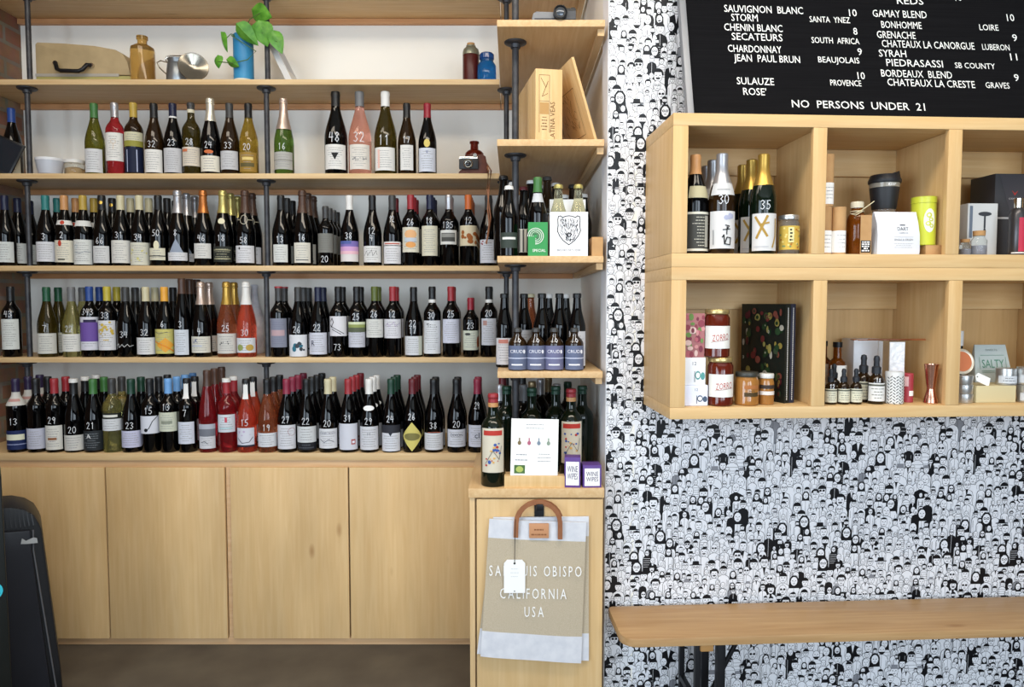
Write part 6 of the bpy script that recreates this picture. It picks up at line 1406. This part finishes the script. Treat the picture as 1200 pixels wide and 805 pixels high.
MB().add([(-.060, -.026, 0), (.062, -.026, 0), (.062, .026, 0), (-.060, .026, 0), (-.060, -.02, .09), (.062, -.02, .09), (.062, .012, .09), (-.060, .012, .09), (-.052, -.002, .172), (.053, -.002, .172), (.053, .002, .172), (-.052, .002, .172)],
 [(3, 2, 1, 0), (0, 1, 5, 4), (1, 2, 6, 5), (2, 3, 7, 6), (3, 0, 4, 7), (4, 5, 9, 8), (5, 6, 10, 9), (6, 7, 11, 10), (7, 4, 8, 11), (8, 9, 10, 11)], mat('pouch_sage', '#b9c2bf', .45)).build('pouch_body', sp_, bevel=.0015)
py = lambda z: -.0265 + .006 * min(z, .09) / .09 + (max(0, z - .09) / .082) * .018
dd = Decal(lambda u, z, l: (u, py(z) - .0006 - l, z), .006); G = paper('#5f8f78')
dd.text('SALTY', .002, .098, .026, G, .0008, width=.074)
for pl in ([(-.038, .088), (.042, .088)], [(-.042, .094), (-.042, .132)], [(.046, .094), (.046, .132)], [(-.038, .138), (.042, .138)]): dd.stroke(pl, .0012, G, .0008)
dd.stroke([(-.036, .083), (.04, .083)], .001, G, .0008); dd.text('SWEETS', .001, .152, .006, paper('#8a9490'), .0008, width=.04); dd.build('printing', sp_)
tin(1179, .255, F2 + .0525, .0285, .052, 'silver tin with grey label standing on the wooden box', gtn)
for k in range(2): tin(1205, .28, F2 + k * .0555, .030, .055, 'silver tin with grey label at the frame edge, %s of two' % ('lower', 'upper')[k], gtn)

# ------------------------------------------------------------------ letter board leaning on the wall above the cubbies
LEAN = R(15.5)
u0 = up(804.5, .19, zT + .005)
bd = wthing('letter_board', 'black letter board wine menu with aluminium frame leaning on the wall', 'menu board', 0, 0, 0)
bd.matrix_world = Matrix.Translation(wp(u0, .205, zT + .0068)) @ Matrix.Rotation(A, 4, 'Z') @ Matrix.Rotation(-LEAN, 4, 'X')
BW, BH = 1.25, .68
FELT = noise_mat('black_felt', '#0e0e10', '#141416', (1, 1, 60), 4, rough=.95, spec=.1)
ALU = mat('aluminium_frame', '#85878c', .45, metal=.4)
MB().box(.018, BW - .018, .004, .018, .018, BH - .018, FELT).build('felt_panel', bd)
MB().box(0, .02, -.004, .022, .0, BH, ALU).box(BW - .02, BW, -.004, .022, 0, BH, ALU).box(.02, BW - .02, -.004, .022, 0, .012, ALU).box(.02, BW - .02, -.004, .022, BH - .02, BH, ALU).build('frame', bd, bevel=.001)
inv = (Matrix.Translation(wp(u0, .205, zT + .0068)) @ Matrix.Rotation(A, 4, 'Z') @ Matrix.Rotation(-LEAN, 4, 'X')).inverted()
def onB(px, py):
    o_ = inv @ Vector((0, 0, H)); e = inv @ (Vector((0, 0, H)) + ray(px, py)); d_ = e - o_; k = (.004 - o_.y) / d_.y; return o_ + d_ * k
LET = mat('white_letters', '#f2f2ee', .5)
def brow(s, x0, x1, y, hpx, sl=.047):
    vs, fs, w = text2d(s); a = onB(x0, y); e = onB(x1, y + (x1 - x0) * sl); t_ = onB(x0, y - hpx); kx = (e.x - a.x) / w; kz = t_.z - a.z; s_ = (e.z - a.z) / (e.x - a.x)
    # each letter row is a raised strip of type
    m_ = MB(); th = .0022; bold = .035
    front = [(a.x + x * kx, .0040 - th, a.z + yy * kz + x * kx * s_) for x, yy in vs]
    m_.add(front, fs, LET); m_.add([(x + .0004, y_ + .0004, z) for x, y_, z in front], fs, LET)
    m_.build('letter_row', bd)
ROWS = [('SAUVIGNON  BLANC', 848.7, 941, 14.3, 8.2), ('STORM', 857, 888, 24.7, 8.2), ('SANTA  YNEZ', 948.7, 996, 26.2, 6.8), ('10', 995, 1004, 19.3, 8), ('CHENIN BLANC', 848.7, 917, 36, 8.2), ('SECATEURS', 857.5, 917, 47, 8.2),
 ('SOUTH  AFRICA', 951, 1007, 50.6, 6.8), ('8', 1000, 1004.7, 41, 8), ('CHARDONNAY', 853, 915.7, 61, 8.2), ('JEAN  PAUL BRUN', 860, 937.5, 72, 8.2), ('BEAUJOLAIS', 958.7, 1007, 73.4, 6.8), ('9', 1005, 1010, 65, 8), ('SULAUZE', 863.5, 907, 99, 8.2), ("ROSE'", 871, 898, 111.4, 8.2), ('PROVENCE', 973, 1009.3, 100.5, 6.8), ('10', 1005, 1013.5, 93, 8),
 ('NO  PERSONS  UNDER  21', 928, 1084, 126, 8.6), ('REDS', 1051, 1082, 5, 8), ('10', 1119, 1127, 1.2, 8), ('GAMAY BLEND', 1022.7, 1086, 20, 8.2), ('BONHOMME', 1032.8, 1080, 33, 8), ('LOIRE', 1147.7, 1170, 35.7, 6.8), ('10', 1180, 1188.6, 25, 8), ('GRENACHE', 1027.7, 1073, 44.8, 8.2), ('CHATEAUX LA CANORGUE', 1033.5, 1142, 55.4, 8.2), ('LUBERON', 1151, 1183, 58.7, 6.8), ('9', 1186.5, 1192, 48.6, 8),
 ('SYRAH', 1030, 1062, 66.6, 8.2), ('PIEDRASASSI', 1038.7, 1105, 77.6, 8.2), ('SB COUNTY', 1119, 1166, 80, 6.4), ('11', 1184, 1192, 71, 8), ('BORDEAUX  BLEND', 1032.6, 1115.7, 90, 8.2), ('CHATEAUX LA CRESTE', 1040, 1142.6, 100.6, 8.2), ('GRAVES', 1155, 1183, 103.4, 6.8), ('9', 1188.5, 1194, 95.3, 8)]
for s, x0, x1, y, hp in ROWS: brow(s, x0, x1, y, hp, .026 if s.startswith('NO') else .03)

# ------------------------------------------------------------------ beer bench
zs_ = onW(900, 706, .03)[1]
bn = wthing('bench', 'long pine beer bench with folding black steel legs', 'bench', 0, 0, 0)
bl, br_ = U(712, zs_, .03), 2.8
def outline(r, n=6):
    y0, y1 = -.275, -.03; pts = []
    for cx, cy, a0 in ((bl + r, y0 + r, PI), (br_ - r, y0 + r, 1.5 * PI), (br_ - .02, y1 - .02, 0), (bl + .02, y1 - .02, .5 * PI)):
        rr_ = r if cy < -.15 else .02
        pts += [(cx + rr_ * math.cos(a0 + PI / 2 * k / n), cy + rr_ * math.sin(a0 + PI / 2 * k / n)) for k in range(n + 1)]
    return pts
ol = outline(.05); n = len(ol); m_ = MB()
m_.add([(x, y, zs_ - .027) for x, y in ol] + [(x, y, zs_) for x, y in ol], [tuple(reversed(range(n))), tuple(range(n, 2 * n))] + [(k, (k + 1) % n, n + (k + 1) % n, n + k) for k in range(n)], BENCHW)
m_.build('seat_plank', bn, bevel=.003)
def leg_set(uc, far):
    f = bn
    MB().box(uc - .017, uc + .024, -.255, -.05, zs_ - .056, zs_ - .0275, mat('bench_block', '#b98a52', .5)).build('cross_block', f, bevel=.003)
    s = .026
    m_ = MB()
    for y in (-.235, -.07): m_.box(uc - s - .004, uc - s + .012, y - .010, y + .010, .0, zs_ - .04, STEELB); 
    m_.box(uc - s - .004, uc - s + .012, -.24, -.065, .0, .014, STEELB); m_.box(uc - s - .004, uc - s + .012, -.24, -.065, .13, .15, STEELB)
    m_.build('leg_frame', f, bevel=.001)
    m_ = MB(); m_.box(uc + .042, uc + .066, -.245, -.215, .0, zs_ - .0275, STEELB); m_.box(uc + .042, uc + .066, -.09, -.06, .0, zs_ - .0275, STEELB); m_.box(uc + .042, uc + .066, -.215, -.09, .05, .075, STEELB); m_.build('leg_frame', f, bevel=.001)
    m_ = MB(); m_.tube([(uc + .16, -.15, zs_ - .03), (uc + .05, -.15, .12)], .008, STEELB, 8); m_.tube([(uc + .06, -.22, zs_ - .032), (uc + .2, -.22, zs_ - .032)], .007, STEELB, 8); m_.build('brace', f)
leg_set(U(828, zs_ - .06, .26), False); leg_set(2.45, True)

# ------------------------------------------------------------------ portable air conditioner and cooler at the left edge
ac = thing('air_conditioner', 'black portable air conditioner before the cabinet, with louvred top', 'air conditioner', (onY(70, 805, 2.5).x, 2.5, 0), R(34))
ao = Vector(ac.location); AC = noise_mat('charcoal_plastic', '#1e2027', '#23252d', nscale=4, rough=.42); AC2 = mat('charcoal_side', '#15161a', .45)
def ap(px, py): p = onY(px, py, 2.5) - ao; return (p.x * 1.06, p.z)
xr0 = ap(71, 790)[0]; rt = [ap(52, 618), ap(50, 612), ap(45, 601), ap(36, 593), ap(24, 588.5), ap(4, 587), ap(-60, 588), ap(-78, 592), ap(-88, 600), ap(-94, 612)]
prof_ = [(xr0 + .004, .03), (xr0, .12)] + rt + [(ap(-94, 612)[0] - .05, .12), (ap(-94, 612)[0] - .05, .03)]
MB().prism(prof_, .004, .20, AC2).build('shell', ac, bevel=.008)
e = lambda q, k: (q[0] - k, q[1])
fp = [(xr0 - .03, .035), e(ap(45, 640), .006), e(ap(44, 616), .008), ap(8, 613), ap(-60, 613), (ap(-94, 616)[0], ap(0, 616)[1]), (ap(-94, 612)[0] - .03, .035)]
MB().prism(fp, -.018, .003, AC).build('front_panel', ac, bevel=.006)
lv = MB()
xl0, xl1 = ap(-70, 600)[0], ap(44, 600)[0]
for k in range(30):
    x = xl0 + (xl1 - xl0) * k / 29; zt_ = ap(0, 589.5)[1] if x < ap(24, 590)[0] else ap(0, 589.5)[1] - (x - ap(24, 590)[0]) ** 2 * 7
    lv.add([(x - .002, -.008, ap(0, 611.5)[1]), (x + .002, -.008, ap(0, 611.5)[1]), (x + .002, .02, ap(0, 611.5)[1]), (x - .002, .02, ap(0, 611.5)[1]), (x - .002 - .006, .0, zt_), (x + .002 - .006, .0, zt_), (x + .002 - .006, .02, zt_), (x - .002 - .006, .02, zt_)], [(3, 2, 1, 0), (4, 5, 6, 7), (0, 1, 5, 4), (1, 2, 6, 5), (2, 3, 7, 6), (3, 0, 4, 7)], AC2)
lv.build('louvre_grille', ac)
b0, b1 = ap(33, 631), ap(48, 623)
m_ = MB(); m_.prism([(b0[0], b0[1] + .004), (b0[0] + .018, b0[1] + .001), (b1[0], b0[1] - .001), (b1[0] - .002, b1[1] - .008), (b1[0] - .012, b1[1] - .004), (b0[0] + .015, b1[1] - .012), (b0[0] + .004, b1[1] - .002)], -.0195, -.0186, SILV); m_.build('badge', ac)
MB().tube([(xr0 - .016, -.006, .05), (ap(45, 640)[0] - .002, -.006, ap(45, 640)[1]), (ap(44, 617)[0], -.004, ap(44, 617)[1])], .0028, mat('grey_seam', '#5a5c62', .4), 6).build('seam_strip', ac)
for k, (x, y) in enumerate(((ap(-84, 790)[0], .06), (xr0 - .05, .06), (ap(-84, 790)[0], .17), (xr0 - .05, .17))):
    MB().lathe([(0, 0), (.015, 0), (.017, .004), (.017, .026), (0, .0295)], STEELB, 16, (x, y, 0), close=False).build('caster', ac)
cl = thing('display_cooler', 'dark drinks cooler at the left edge with a turquoise sticker', 'cooler', (onY(14, 805, 2.2).x, 2.2, 0), R(36))
co_ = Vector(cl.location); q0 = onY(2, 557, 2.2) - co_; q1 = onY(14, 805, 2.2) - co_
MB().prism([(-.5, .0), (q1.x + .004, 0), (q1.x, q1.z), (q0.x, q0.z + .0), (-.5, q0.z)], 0, .18, mat('cooler_black', '#0d110f', .35)).build('cooler_shell', cl, bevel=.004)
Mc = Matrix.Translation((onY(-6, 690, 2.2).x - co_.x, -.0005, onY(-6, 690, 2.2).z - co_.z)) @ Matrix.Rotation(R(90), 4, 'X')
MB().lathe([(0, 0), (.028, 0), (.028, .0008), (0, .0008)], mat('turquoise_vinyl', '#2fb6c8', .4), 28, M=Mc, close=False).build('sticker', cl)
MB().tube([(-.06, -.008, .12), (q1.x - .006, -.008, .135)], .004, CHROME, 8).build('handle', cl)
